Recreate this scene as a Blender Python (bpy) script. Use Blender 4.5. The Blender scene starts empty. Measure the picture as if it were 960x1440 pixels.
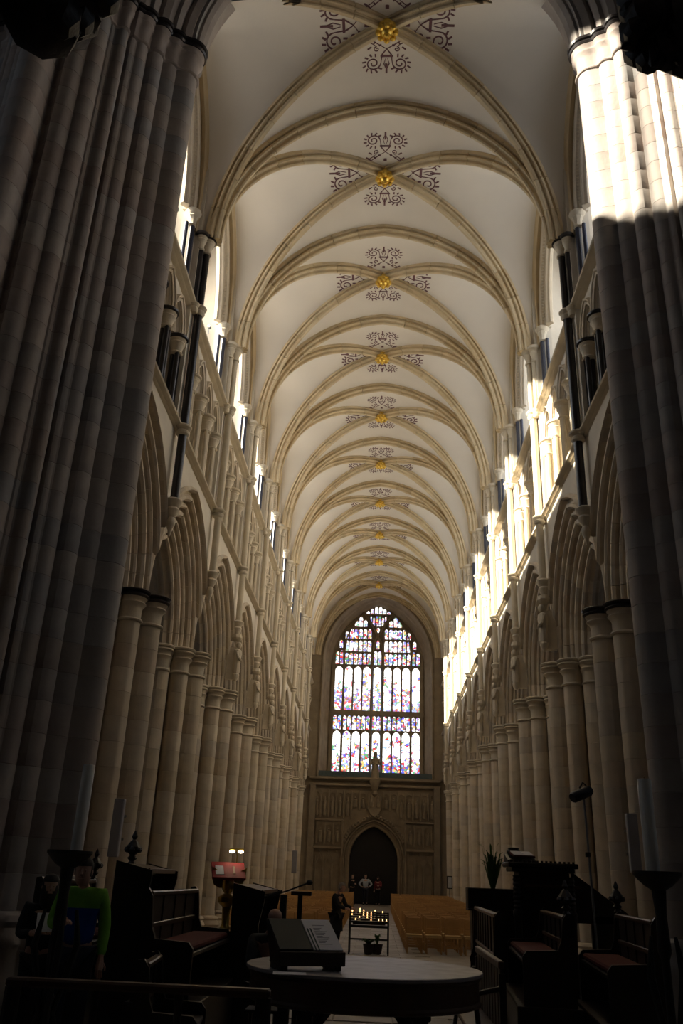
import bpy, bmesh, math, random
from math import sin, cos, pi, sqrt, radians, atan2, acos
from mathutils import Vector, Matrix, Euler
SC = bpy.context.scene
COL = SC.collection
random.seed(7)

# ------------------------------------------------------------------ camera
PX0, PY0, FPX = 480.0, 720.0, 1190.0
VX, VY, ROLL = 527.0, 1238.0, 0.0205
CAMX, CAMZ = 0.13, 1.75
def _cc(x, y): return Vector((x-PX0, PY0-y, FPX))
_v = _cc(VX, VY); _d = _v.normalized()
_n = Vector((ROLL, 1, 0)); _t = -(_v.dot(_v))/(_n.dot(_v)); _u = (_v+_n*_t)
if _u.y < 0: _u = -_u
_u.normalize(); _r = Vector((_d.y*_u.z-_d.z*_u.y, _d.z*_u.x-_d.x*_u.z, _d.x*_u.y-_d.y*_u.x))
if _r.x < 0: _r = -_r
cx = Vector((_r.x, _d.x, _u.x)); cy = Vector((_r.y, _d.y, _u.y)); cz = Vector((_r.z, _d.z, _u.z))
cam = bpy.data.cameras.new('camera'); camo = bpy.data.objects.new('camera', cam); COL.objects.link(camo)
cam.sensor_fit = 'VERTICAL'; cam.sensor_height = 36; cam.lens = FPX/1440*36; cam.clip_start = .05; cam.clip_end = 400
M = Matrix.Identity(4)
for i in range(3):
    M[i][0] = cx[i]; M[i][1] = cy[i]; M[i][2] = -cz[i]
M[0][3] = CAMX; M[2][3] = CAMZ
camo.matrix_world = M
SC.camera = camo
def ray(x, y):
    c = _cc(x, y); return Vector((cx.x*c.x+cy.x*c.y+cz.x*c.z, cx.y*c.x+cy.y*c.y+cz.y*c.z, cx.z*c.x+cy.z*c.y+cz.z*c.z))
def atY(x, y, Y):
    r = ray(x, y); r = r*(Y/r.y); return Vector((r.x+CAMX, Y, r.z+CAMZ))
# ------------------------------------------------------------------ light
SUN, WIN, AISLE, WEST = 14.5, 1.75, .08, 1.7
SC.view_settings.view_transform = 'Standard'; SC.view_settings.look = 'None'
SC.view_settings.gamma = 1; SC.view_settings.exposure = 0.68; SC.view_settings.use_curve_mapping = False
SC.cycles.use_denoising = True
SC.cycles.max_bounces = 8; SC.cycles.diffuse_bounces = 5; SC.cycles.transparent_max_bounces = 12
SC.cycles.sample_clamp_indirect = 6
w = bpy.data.worlds.new('world'); SC.world = w; w.use_nodes = True
nt = w.node_tree; bg = nt.nodes['Background']
sky = nt.nodes.new('ShaderNodeTexSky'); sky.sky_type = 'HOSEK_WILKIE'
SUND = Vector((1, .2, -.465)).normalized()
sky.sun_direction = -SUND
nt.links.new(sky.outputs[0], bg.inputs[0]); bg.inputs[1].default_value = 1.0
sl = bpy.data.lights.new('sun', 'SUN'); sl.energy = SUN; sl.angle = radians(.9); sl.color = (1, .92, .76)
so = bpy.data.objects.new('sun', sl); COL.objects.link(so)
so.rotation_euler = SUND.to_track_quat('-Z', 'Y').to_euler(); so.location = (-30, 0, 40)

# ------------------------------------------------------------------ helpers
class MB:
    def __init__(s): s.v = []; s.f = []; s.m = []; s.k = 0
    def add(s, vs, fs, mi=None):
        o = len(s.v); s.v += [tuple(p) for p in vs]; s.f += [tuple(i+o for i in f) for f in fs]
        s.m += [s.k if mi is None else mi]*len(fs)
    def box(s, x0, y0, z0, x1, y1, z1, c=0.0):
        if x0 > x1: x0, x1 = x1, x0
        if y0 > y1: y0, y1 = y1, y0
        if z0 > z1: z0, z1 = z1, z0
        if c <= 0:
            vs = [(x, y, z) for z in (z0, z1) for y in (y0, y1) for x in (x0, x1)]
            s.add(vs, [(0,2,3,1),(4,5,7,6),(0,1,5,4),(2,6,7,3),(0,4,6,2),(1,3,7,5)])
        else:
            X, Y = [x0, x0+c, x1-c, x1], [y0, y0+c, y1-c, y1]
            P = [(1,0),(2,0),(3,1),(3,2),(2,3),(1,3),(0,2),(0,1)]
            vs = []
            for z, e in ((z0, c), (z0+c, 0), (z1-c, 0), (z1, c)):
                for i, j in P:
                    x, y = X[i], Y[j]
                    x = min(max(x, x0+e), x1-e); y = min(max(y, y0+e), y1-e)
                    vs.append((x, y, z))
            fs = [tuple(range(7, -1, -1)), tuple(range(24, 32))]
            for k in range(3):
                for i in range(8): fs.append((k*8+i, k*8+(i+1) % 8, k*8+8+(i+1) % 8, k*8+8+i))
            s.add(vs, fs)
    def rings(s, rings, closed=True, cap0=False, cap1=False):
        n = len(rings[0]); vs = [p for r in rings for p in r]; fs = []
        for k in range(len(rings)-1):
            for i in range(n if closed else n-1):
                j = (i+1) % n; fs.append((k*n+i, k*n+j, k*n+n+j, k*n+n+i))
        if cap0: fs.append(tuple(range(n-1, -1, -1)))
        if cap1: fs.append(tuple(range((len(rings)-1)*n, len(rings)*n)))
        s.add(vs, fs)
    def lathe(s, prof, x=0, y=0, z=0, n=16, sx=1, sy=1, a0=0):
        s.rings([[(x+r*sx*cos(a0+2*pi*i/n), y+r*sy*sin(a0+2*pi*i/n), z+h) for i in range(n)] for r, h in prof], True, True, True)
    def tube(s, pts, r, n=8, cap=True):
        pts = [Vector(p) for p in pts]; R = []
        up = None
        for i, p in enumerate(pts):
            t = (pts[min(i+1, len(pts)-1)]-pts[max(i-1, 0)]).normalized()
            if up is None: up = t.orthogonal().normalized()
            a = (up-t*up.dot(t))
            if a.length < 1e-5: a = t.orthogonal()
            a.normalize(); up = a; b = t.cross(a)
            rr = r[i] if isinstance(r, (list, tuple)) else r
            R.append([p+a*rr*cos(2*pi*k/n)+b*rr*sin(2*pi*k/n) for k in range(n)])
        s.rings(R, True, cap, cap)
    def prism(s, poly, fn, d0, d1):
        """poly: 2D outline; fn(a,b,d)->3D"""
        n = len(poly); vs = [fn(a, b, d0) for a, b in poly]+[fn(a, b, d1) for a, b in poly]
        s.add(vs, [tuple(range(n)), tuple(range(2*n-1, n-1, -1))]+[(i, i+n, (i+1) % n+n, (i+1) % n) for i in range(n)])
    def ball(s, c, r, n=12, m=8, sz=1, sx=1, sy=1):
        s.lathe([(r*sin(pi*(k+.02)/(m+.04)), -r*sz*cos(pi*(k+.02)/(m+.04))) for k in range(m+1)], c[0], c[1], c[2], n, sx, sy)
    def mesh(s, name, mats, smooth=False, ang=35):
        me = bpy.data.meshes.new(name); me.from_pydata(s.v, [], s.f)
        if not isinstance(mats, (list, tuple)): mats = [mats]
        for m in mats: me.materials.append(m)
        if len(mats) > 1: me.polygons.foreach_set('material_index', s.m)
        if s.fix:
            bm = bmesh.new(); bm.from_mesh(me); bmesh.ops.remove_doubles(bm, verts=bm.verts, dist=1e-5)
            bmesh.ops.recalc_face_normals(bm, faces=bm.faces); bm.to_mesh(me); bm.free()
        me.update()
        if smooth:
            me.polygons.foreach_set('use_smooth', [True]*len(me.polygons))
            me.set_sharp_from_angle(angle=radians(ang))
        return me
    fix = True
def tag(o, label=None, cat=None, group=None, kind=None):
    if label: o['label'] = label
    if cat: o['category'] = cat
    if group: o['group'] = group
    if kind: o['kind'] = kind
    return o
def ob(name, me, parent=None, loc=None, rot=None, scale=None):
    o = bpy.data.objects.new(name, me); COL.objects.link(o)
    if parent is not None: o.parent = parent
    if loc: o.location = loc
    if rot: o.rotation_euler = rot
    if scale: o.scale = scale
    return o
def emp(name, loc=(0,0,0), rz=0, **k):
    o = ob(name, None, None, loc, (0,0,rz)); return tag(o, **k) if k else o
def mk(name, mb, mat, parent=None, smooth=False, loc=None, rot=None, ang=35):
    return ob(name, mb.mesh(name, mat, smooth, ang), parent, loc, rot)

# ------------------------------------------------------------------ materials
def mat(name, col, rough=.8, var=0.0, scale=6.0, bump=0.0, cols=None, metal=0.0, spec=None, bscale=None, coord='Object'):
    m = bpy.data.materials.new(name); m.use_nodes = True; N = m.node_tree; b = N.nodes['Principled BSDF']
    b.inputs['Roughness'].default_value = rough; b.inputs['Metallic'].default_value = metal
    if spec is not None: b.inputs['Specular IOR Level'].default_value = spec
    L = N.links.new
    src = None
    tc = N.nodes.new('ShaderNodeTexCoord')
    if cols:
        oi = N.nodes.new('ShaderNodeObjectInfo'); rp = N.nodes.new('ShaderNodeValToRGB'); rp.color_ramp.interpolation = 'LINEAR'
        e = rp.color_ramp.elements
        while len(e) < len(cols): e.new(.5)
        for i, c in enumerate(cols):
            e[i].position = i/(len(cols)-1); e[i].color = (*c, 1)
        L(oi.outputs['Random'], rp.inputs[0]); src = rp.outputs[0]
    if var > 0:
        nz = N.nodes.new('ShaderNodeTexNoise'); nz.inputs['Scale'].default_value = scale; nz.inputs['Detail'].default_value = 5
        L(tc.outputs[coord], nz.inputs[0])
        mr = N.nodes.new('ShaderNodeMapRange'); mr.inputs[1].default_value = .3; mr.inputs[2].default_value = .7
        mr.inputs[3].default_value = 1-var; mr.inputs[4].default_value = 1+var*.6; L(nz.outputs[0], mr.inputs[0])
        mx = N.nodes.new('ShaderNodeMix'); mx.data_type = 'RGBA'; mx.blend_type = 'MULTIPLY'; mx.inputs[0].default_value = 1
        if src: L(src, mx.inputs[6])
        else: mx.inputs[6].default_value = (*col, 1)
        L(mr.outputs[0], mx.inputs[7]); src = mx.outputs[2]
    if src: L(src, b.inputs['Base Color'])
    else: b.inputs['Base Color'].default_value = (*col, 1)
    if bump > 0:
        n2 = N.nodes.new('ShaderNodeTexNoise'); n2.inputs['Scale'].default_value = bscale or scale*6; n2.inputs['Detail'].default_value = 4
        L(tc.outputs[coord], n2.inputs[0]); bp = N.nodes.new('ShaderNodeBump'); bp.inputs['Strength'].default_value = bump; bp.inputs['Distance'].default_value = .02
        L(n2.outputs[0], bp.inputs['Height']); L(bp.outputs[0], b.inputs['Normal'])
    return m
STC = [(.49,.40,.28), (.59,.505,.375), (.55,.45,.335), (.65,.56,.43), (.50,.435,.35), (.60,.50,.355)]
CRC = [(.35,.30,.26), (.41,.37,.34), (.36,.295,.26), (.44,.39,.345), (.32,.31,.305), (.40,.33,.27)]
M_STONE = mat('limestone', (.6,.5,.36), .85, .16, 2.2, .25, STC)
M_CROSS = mat('cool_lit_limestone', (.4,.35,.3), .85, .22, 1.8, .3, CRC)  # stone greyed towards blue, carrying the cool light of the crossing in its colour
M_TRIM = mat('carved_limestone', (.63,.55,.42), .85, .12, 3, .3)
M_RIB = mat('rib_limestone', (.60,.47,.29), .85, .14, 2, .2, [(.56,.43,.25),(.66,.54,.35),(.59,.46,.28)])
M_PLAST = mat('vault_plaster', (.74,.68,.59), .9, .07, .5, .12, bscale=12)
M_WALLP = mat('spandrel_ashlar', (.65,.59,.49), .88, .1, 1.5, .2)
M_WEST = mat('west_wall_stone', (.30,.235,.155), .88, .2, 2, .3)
M_BLK = mat('purbeck_marble', (.022,.018,.018), .3, .4, 4)
M_BLUE = mat('blue_marble', (.04,.045,.075), .35, .3, 5)
M_PAINT = mat('scroll_paint', (.15,.07,.075), .9)
M_GOLD = mat('gilding', (.85,.58,.12), .35, .2, 12, metal=.85)
M_WOOD = mat('dark_oak', (.014,.0085,.006), .42, .35, 5, .2)
M_WOODL = mat('rail_oak', (.065,.034,.018), .38, .3, 5, .15)
M_PANEL = mat('panel_oak', (.032,.02,.013), .5, .3, 5, .15)
M_CHAIR = mat('beech', (.38,.2,.08), .45, .15, 4, cols=[(.46,.26,.10),(.60,.36,.14)])
M_SEAT = mat('chair_seat', (.66,.46,.2), .55, .15, 4)
M_RED = mat('red_cloth', (.10,.006,.006), .85, .2, 8)
M_IRON = mat('black_iron', (.015,.015,.014), .5, .2, 8)
M_STEEL = mat('grey_steel', (.3,.32,.34), .35, metal=.6)
M_WAX = mat('candle_wax', (.88,.87,.80), .35)
M_MARB = mat('table_marble', (.27,.255,.275), .45, .3, 5, coord='Object')
M_PAPER = mat('paper', (.80,.79,.84), .8)
M_FLAG = mat('flagstone', (.3,.27,.22), .6, .2, 3, .15, [(.22,.19,.15),(.34,.30,.25),(.27,.23,.19)])
M_DOOR = mat('door_oak', (.006,.005,.0045), .6, .3, 5)
M_SKIN = mat('skin', (.5,.3,.22), .6)
M_HAIR = mat('dark_hair', (.02,.014,.01), .7)
M_GHAIR = mat('grey_hair', (.22,.20,.18), .8)
def cloth(n, c): return mat(n, c, .9, .15, 14)
M_BLACKC = cloth('black_cloth', (.012,.012,.014)); M_GREEN = cloth('lime_fleece', (.17,.42,.04)); M_BLUEC = cloth('blue_fleece', (.01,.06,.34))
M_JEAN = cloth('dark_denim', (.02,.022,.035)); M_SHIRT = cloth('pale_shirt', (.45,.50,.60)); M_SUIT = cloth('grey_suit', (.06,.06,.055))
M_REDC = cloth('dark_red_cloth', (.2,.03,.04)); M_WHITEC = cloth('white_cloth', (.6,.6,.6))
M_LEAF = mat('leaf', (.06,.13,.02), .6, .3, 10); M_POT = mat('dark_pot', (.04,.025,.02), .6)
M_SPK = mat('speaker_grey', (.30,.30,.33), .5); M_BRASS = mat('brass', (.55,.38,.10), .3, .2, 10, metal=.9)
M_FRIEZE = mat('painted_frieze', (.10,.13,.13), .8)
def emis(name, col, s):
    m = bpy.data.materials.new(name); m.use_nodes = True; N = m.node_tree; N.nodes.clear()
    e = N.nodes.new('ShaderNodeEmission'); e.inputs[0].default_value = (*col, 1); e.inputs[1].default_value = s
    o = N.nodes.new('ShaderNodeOutputMaterial'); N.links.new(e.outputs[0], o.inputs[0]); return m
M_FLAME = emis('flame', (1, .5, .18), 4); M_LAMP = emis('lamp_glow', (1, .85, .6), 7)
M_AGLASS = emis('aisle_glass', (.80,.88,1.0), AISLE)
def clear_glass():
    m = bpy.data.materials.new('clerestory_glass'); m.use_nodes = True; N = m.node_tree; N.nodes.clear()
    e = N.nodes.new('ShaderNodeEmission'); e.inputs[0].default_value = (.92,.95,1.0,1); e.inputs[1].default_value = WIN
    t = N.nodes.new('ShaderNodeBsdfTransparent'); a = N.nodes.new('ShaderNodeAddShader')
    o = N.nodes.new('ShaderNodeOutputMaterial'); N.links.new(e.outputs[0], a.inputs[0]); N.links.new(t.outputs[0], a.inputs[1]); N.links.new(a.outputs[0], o.inputs[0]); return m
M_CGLASS = clear_glass()
def stained(name, amount, thr, zr=None):
    """lit stained glass: pale leaded quarries with jewel coloured figure pieces"""
    m = bpy.data.materials.new(name); m.use_nodes = True; N = m.node_tree; N.nodes.clear(); L = N.links.new
    tc = N.nodes.new('ShaderNodeTexCoord')
    vo = N.nodes.new('ShaderNodeTexVoronoi'); vo.inputs['Scale'].default_value = 7.5; L(tc.outputs['Object'], vo.inputs[0])
    hs = N.nodes.new('ShaderNodeSeparateColor'); L(vo.outputs['Color'], hs.inputs[0])
    rp = N.nodes.new('ShaderNodeValToRGB'); rp.color_ramp.interpolation = 'CONSTANT'
    cs = [(.07,.08,.5),(.45,.03,.03),(1,1,1),(.22,.14,.42),(.6,.33,.1),(.08,.25,.12),(.8,.8,.9),(.2,.3,.55),(.35,.08,.10),(1,1,1),(.12,.1,.1)]
    e = rp.color_ramp.elements
    while len(e) < len(cs): e.new(.5)
    for i, c in enumerate(cs): e[i].position = i/len(cs); e[i].color = (*c, 1)
    L(hs.outputs[0], rp.inputs[0])
    nz = N.nodes.new('ShaderNodeTexNoise'); nz.inputs['Scale'].default_value = 2.4; nz.inputs['Detail'].default_value = 3; L(tc.outputs['Object'], nz.inputs[0])
    src = nz.outputs[0]
    if zr:
        sx = N.nodes.new('ShaderNodeSeparateXYZ'); L(tc.outputs['Object'], sx.inputs[0])
        mz = N.nodes.new('ShaderNodeMapRange'); mz.inputs[1].default_value = zr[0]; mz.inputs[2].default_value = zr[1]; mz.inputs[3].default_value = .16; mz.inputs[4].default_value = -.14; L(sx.outputs[2], mz.inputs[0])
        ad = N.nodes.new('ShaderNodeMath'); L(nz.outputs[0], ad.inputs[0]); L(mz.outputs[0], ad.inputs[1]); src = ad.outputs[0]
    mr = N.nodes.new('ShaderNodeMapRange'); mr.inputs[1].default_value = thr; mr.inputs[2].default_value = thr+.04; mr.inputs[4].default_value = amount; L(src, mr.inputs[0])
    mx = N.nodes.new('ShaderNodeMix'); mx.data_type = 'RGBA'; L(mr.outputs[0], mx.inputs[0]); mx.inputs[6].default_value = (1,1,1,1); L(rp.outputs[0], mx.inputs[7])
    ve = N.nodes.new('ShaderNodeTexVoronoi'); ve.feature = 'DISTANCE_TO_EDGE'; ve.inputs['Scale'].default_value = 7.5; L(tc.outputs['Object'], ve.inputs[0])
    m2 = N.nodes.new('ShaderNodeMapRange'); m2.inputs[1].default_value = .0; m2.inputs[2].default_value = .06; m2.inputs[3].default_value = .12; L(ve.outputs['Distance'], m2.inputs[0])
    mu = N.nodes.new('ShaderNodeMix'); mu.data_type = 'RGBA'; mu.blend_type = 'MULTIPLY'; mu.inputs[0].default_value = 1; L(mx.outputs[2], mu.inputs[6]); L(m2.outputs[0], mu.inputs[7])
    em = N.nodes.new('ShaderNodeEmission'); L(mu.outputs[2], em.inputs[0]); em.inputs[1].default_value = WEST
    o = N.nodes.new('ShaderNodeOutputMaterial'); L(em.outputs[0], o.inputs[0]); return m

# ------------------------------------------------------------------ dimensions
W = 4.27; BAY = 4.63; Y0 = 11.7; NB = 10
Z_CAP, Z_S1, Z_S2, Z_SP, Z_RIDGE = 6.85, 10.8, 14.0, 16.0, 20.65
ORD = ['first','second','third','fourth','fifth','sixth','seventh','eighth','ninth','tenth']

# ------------------------------------------------------------------ piers
def lobes_profile(lobes, n, base=0.0):
    out = []
    for i in range(n):
        a = 2*pi*(i+.5)/n; dx, dy = cos(a), sin(a); best = base if base > 0 else -base*sqrt(2)/(abs(dx)+abs(dy))
        for (lx, ly, r) in lobes:
            b = dx*lx+dy*ly; disc = b*b-(lx*lx+ly*ly-r*r)
            if disc >= 0: best = max(best, b+sqrt(disc))
        out.append((best*dx, best*dy))
    return out
def off(prof, d):
    n = len(prof); o = []
    for i in range(n):
        x, y = prof[i]; r = sqrt(x*x+y*y); s = (r+d)/r
        x0, y0 = prof[(i-2) % n]; x1, y1 = prof[(i+2) % n]
        tx, ty = x1-x0, y1-y0; l = sqrt(tx*tx+ty*ty); nx, ny = ty/l, -tx/l
        k = .5
        o.append((x+d*(k*nx+(1-k)*x/r), y+d*(k*ny+(1-k)*y/r)))
    return o
def soft(prof, k):
    n = len(prof); P = prof
    for _ in range(k): P = [((P[i-1][0]+2*P[i][0]+P[(i+1) % n][0])/4, (P[i-1][1]+2*P[i][1]+P[(i+1) % n][1])/4) for i in range(n)]
    return P
def course_meshes(name, prof, h, segs, m):
    n = len(prof); res = []; per = n//segs
    inn = off(prof, -.004); low = [(x*.8, y*.8) for x, y in prof]
    for s in range(segs):
        idx = [(s*per+i) % n for i in range(per+1)]
        mb = MB(); R = []
        for P, z in ((low, .0015), (inn, .0015), (prof, .006), (prof, h-.006), (inn, h-.0015), (low, h-.0015)):
            R.append([(P[i][0], P[i][1], z) for i in idx])
        mb.rings(R, closed=False); res.append(mb.mesh(name, m, True, 27))
    return res
def cap_mesh(name, prof, zs, m, sm=2):
    mb = MB(); P = soft(prof, 1)
    mb.rings([[(x, y, z) for x, y in off(soft(prof, 1+int(k*20)), d)] for z, d, k in zs], True, False, True)
    return mb.mesh(name, m, True, 40)
CH = .46
def make_pier_kit(tagn, prof, hcap0, hcap1, hbase, segs, m):
    nc = int(round((hcap0-hbase)/CH)); ch = (hcap0-hbase)/nc
    st = course_meshes('stone_course', prof, ch, segs, m)
    H = hcap1-hcap0
    cap = cap_mesh('capital', prof, [(0,.0,0),(.012,.04,0),(.035,.055,0),(.06,.04,0),(.075,.0,0),(H*.40,.0,.0),(H*.48,.025,0),(H*.54,.07,0),(H*.57,.085,0),(H*.60,.075,0),(H*.61,.04,0),(H*.66,.045,0),(H*.72,.09,0),(H*.74,.10,0)], M_TRIM if m is M_STONE else m)
    ab = cap_mesh('abacus', prof, [(H*.74,.07,.0),(H*.75,.12,.0),(H*.79,.145,.02),(H*.83,.125,.02),(H*.845,.09,.02),(H*.87,.09,.02),(H*.89,.14,.03),(H*.94,.16,.03),(H*.98,.13,.03),(H,.05,.03)], M_TRIM if m is M_STONE else m)
    abk = ab.copy(); abk.materials.clear(); abk.materials.append(M_BLK)
    base = cap_mesh('base', prof, [(0,.2,.2),(.3,.2,.2),(.34,.16,.1),(hbase*.6,.13,.1),(hbase*.68,.17,.05),(hbase*.76,.14,.05),(hbase*.84,.1,.05),(hbase*.9,.13,0),(hbase*.96,.1,0),(hbase,.0,0)], m)
    return dict(st=st, ch=ch, nc=nc, cap=cap, ab=ab, abk=abk, base=base, h0=hcap0, hb=hbase)
def place_pier(kit, name, x, y, label, group, black=False, mirror=False, z=0):
    r = emp(name, (x, y, z), label=label, cat='pier', group=group)
    sc = (-1, 1, 1) if mirror else None
    ob('base', kit['base'], r, scale=sc)
    for c in range(kit['nc']):
        for k, me in enumerate(kit['st']):
            ob('stone', me, r, (0, 0, kit['hb']+c*kit['ch']), scale=sc)
    ob('capital', kit['cap'], r, (0, 0, kit['h0']), scale=sc)
    o = ob('abacus', kit['abk' if black else 'ab'], r, (0, 0, kit['h0']), scale=sc)
    if black: o['label'] = 'black marble abacus'
    return r
PR = .93
nave_lobes = []
for k in range(4):
    a = k*pi/2
    nave_lobes.append((.69*cos(a), .69*sin(a), .235)); nave_lobes.append((.895*cos(a), .895*sin(a), .045))
    a += pi/4
    nave_lobes.append((.57*cos(a), .57*sin(a), .225))
    nave_lobes.append((.77*cos(a), .77*sin(a), .04))
P_NAVE = lobes_profile(nave_lobes, 128, .45)
KN = make_pier_kit('nave', P_NAVE, 6.2, Z_CAP, .7, 4, M_STONE)
PXC = W+.93
for side in (-1, 1):
    for i in range(1, NB):
        y = Y0+BAY*i
        place_pier(KN, 'nave_pier', side*PXC, y, 'clustered limestone pier of the %s arcade, %s from the crossing' % ('left' if side < 0 else 'right', ORD[i-1]), 'clustered piers of the %s nave arcade' % ('left' if side < 0 else 'right'), black=(i == 1), mirror=(side > 0))
# crossing piers: diamond plan with lobes along its four faces
CX, CD = 6.35, 2.35
cl = []
face = [(.0,.24,0),(.34,.20,.0),(.72,.23,.02),(.93,.045,.0),(1.03,.045,.0),(1.22,.15,.02),(1.5,.13,-.02),(1.82,.23,.02),(2.2,.20,0),(2.6,.24,0)]
Ldiag = CD*sqrt(2)
for k in range(4):
    a = k*pi/2; c0 = Vector((cos(a), sin(a)))*(CD-.27); c1 = Vector((cos(a+pi/2), sin(a+pi/2)))*(CD-.27)
    L_ = (c1-c0).length
    pat = [(0,.27,0),(.50,.035,.10),(.66,.19,.0),(.99,.20,.03),(1.21,.04,.09),(1.29,.04,.06),(1.44,.115,.09),(1.66,.08,.08),(1.86,.17,.02),(2.20,.18,.03),(2.42,.035,.10),(2.55,.19,0)]
    for t, r, o in pat:
        t = t/L_
        if k in (0, 2): t = 1-t if t > 0 else 0
        p = c0.lerp(c1, t); nrm = ((c0+c1)/2).normalized(); p = p+nrm*o
        cl.append((p.x, p.y, r))
P_CR = lobes_profile(cl, 320, -1.44)
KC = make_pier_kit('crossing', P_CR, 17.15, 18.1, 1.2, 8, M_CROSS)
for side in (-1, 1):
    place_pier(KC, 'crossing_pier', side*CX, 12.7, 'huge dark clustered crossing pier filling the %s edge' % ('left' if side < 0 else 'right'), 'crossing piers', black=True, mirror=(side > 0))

# ------------------------------------------------------------------ nave walls (local: u along bay, v outwards from shafts, z up); world x = side*(W+v)
def put(side, mb_or_me, name, parent, y, mat_=None, smooth=True, ang=35):
    me = mb_or_me.mesh(name, mat_, smooth, ang) if isinstance(mb_or_me, MB) else mb_or_me
    if y < 13.3:
        k_ = (me.name, round(y, 3))
        if k_ not in _cc_: _cc_[k_] = clipped(me, 13.28-y)
        me = _cc_[k_]
        if me is None: return None
    return ob(name, me, parent, (0, y, 0), scale=(side, 1, 1))
def P3(u, v, z): return (W+v, u, z)
def arc_pts(cu, cz, R, t0, t1, n, sgn=-1):
    return [(cu+sgn*R*cos(t0+(t1-t0)*i/n), cz+R*sin(t0+(t1-t0)*i/n)) for i in range(n+1)]
def pointed(cu, half, zs, rise, n=10):
    """outline of a pointed arch left foot -> apex -> right foot"""
    x0 = (rise*rise-half*half)/(2*half); R = half+x0; th = atan2(rise, x0)
    L_ = [(cu+x0-R*cos(th*i/n), zs+R*sin(th*i/n)) for i in range(n+1)]
    return L_+[(2*cu-u, z) for u, z in reversed(L_[:-1])]
def arch_plate(mb, curve, u0, u1, ztop, v0, v1, f=P3):
    pts = [(u0, curve[0][1])]+curve+[(u1, curve[-1][1])]
    for (a, za), (b, zb) in zip(pts[:-1], pts[1:]):
        if abs(a-b) < 1e-6: continue
        vs = [f(a, v0, za), f(b, v0, zb), f(b, v0, ztop), f(a, v0, ztop), f(a, v1, za), f(b, v1, zb), f(b, v1, ztop), f(a, v1, ztop)]
        mb.add(vs, [(0,1,2,3), (5,4,7,6), (4,5,1,0), (3,2,6,7)])
    a, za = pts[0]; b, zb = pts[-1]
    mb.add([f(a, v0, za), f(a, v1, za), f(a, v1, ztop), f(a, v0, ztop)], [(0,1,2,3)])
    mb.add([f(b, v0, zb), f(b, v1, zb), f(b, v1, ztop), f(b, v0, ztop)], [(0,3,2,1)])
def sweep(mb, curve, prof, f=P3):
    """prof: (radial offset outward from curve, v)"""
    R = []; n = len(curve)
    for i, (u, z) in enumerate(curve):
        a = curve[max(i-1, 0)]; b = curve[min(i+1, n-1)]
        tu, tz = b[0]-a[0], b[1]-a[1]; l = sqrt(tu*tu+tz*tz) or 1; nu, nz = -tz/l, tu/l
        mid = n//2
        if i == mid and n % 2 == 1 and abs(b[0]-a[0]) > 0:
            # mitre at the apex
            a2 = curve[i-1]; tu, tz = u-a2[0], z-a2[1]; l = sqrt(tu*tu+tz*tz); nz_ = tu/l
            nu, nz = 0, 1/max(nz_, .35)
        R.append([f(u+nu*d, v, z+nz*d) for d, v in prof])
    mb.rings(R, closed=True, cap0=True, cap1=True)

# arcade arch voussoirs
CU, RH = 3.14, 3.55
base_prof = []
def roll(c, d, r, n=5):   # bump between points along direction
    pass
p0_, p1_ = Vector((3.44, .25)), Vector((2.30, .84)); dd_ = (p1_-p0_); nn_ = Vector((-dd_.y, dd_.x)).normalized()*-1
if nn_.x > 0: nn_ = -nn_
ctrl = []
NR = 6
for k in range(NR):
    c_ = p0_+dd_*((k+.5)/NR); r_ = (.078, .06, .085, .06, .085, .07)[k]; t_ = dd_.normalized()
    for a_ in (-100, -50, 0, 50, 100):
        ctrl.append(tuple(c_+nn_*(r_*cos(radians(a_)))*1.15+t_*(r_*sin(radians(a_)))))
    if k < NR-1:
        q_ = p0_+dd_*((k+1)/NR)
        ctrl.append(tuple(q_-nn_*.075-t_*.02)); ctrl.append(tuple(q_-nn_*.075+t_*.02))
ctrl.append((2.27, .93))
VF = [(3.60,.25),(3.62,.18),(3.58,.12),(3.53,.11),(3.50,.16),(3.50,.28)]+ctrl
VF = VF+[(r, 1.86-v) for r, v in reversed(VF[5:-1])]
def vouss(t0, t1, flip):
    mb = MB(); R = []
    g = .0016
    for k in range(4):
        t = t0+g+(t1-t0-2*g)*k/3; row = []
        for r, v in VF:
            ts = acos(min(1, CU/r)) if r > CU else 0; te = acos((CU-2.3)/r); th = ts+(te-ts)*t
            u = CU-r*cos(th); z = Z_CAP+r*sin(th)
            row.append(P3(BAY-u if flip else u, v, z))
        R.append(row)
    mb.rings(R, closed=True, cap0=True, cap1=True)
    return mb.mesh('voussoir', M_STONE, True, 30)
NV = 9
VOUS = [vouss(k/NV, (k+1)/NV, fl) for fl in (False, True) for k in range(NV)]
# head stop where two hoods meet, spandrel wall, string courses
def spandrel():
    mb = MB(); c = [(CU-RH*cos(a), Z_CAP+RH*sin(a)) for a in [acos(CU/RH)+(acos((CU-2.3)/RH)-acos(CU/RH))*i/14 for i in range(15)]]
    c = c+[(BAY-u, z) for u, z in reversed(c[:-1])]
    arch_plate(mb, c, 0, BAY, Z_S1-.02, .22, .45)
    return mb.mesh('spandrel', M_WALLP, False)
SPAN = spandrel()
def string(z, proj=.0, y0=0, y1=BAY):
    mb = MB(); pr = [(.3,-.10),(.19,-.09),(.15,-.07),(.165,-.05),(.20,-.035),(.13,-.02),(.07,.0),(.05,.03),(.07,.06),(.13,.075),(.3,.08)]
    mb.rings([[P3(y, v-proj, z+h) for v, h in pr] for y in (y0, y1)], True, True, True)
    return mb.mesh('string_course', M_TRIM, True, 30)
STR1, STR2 = string(Z_S1), string(Z_S2)
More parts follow.
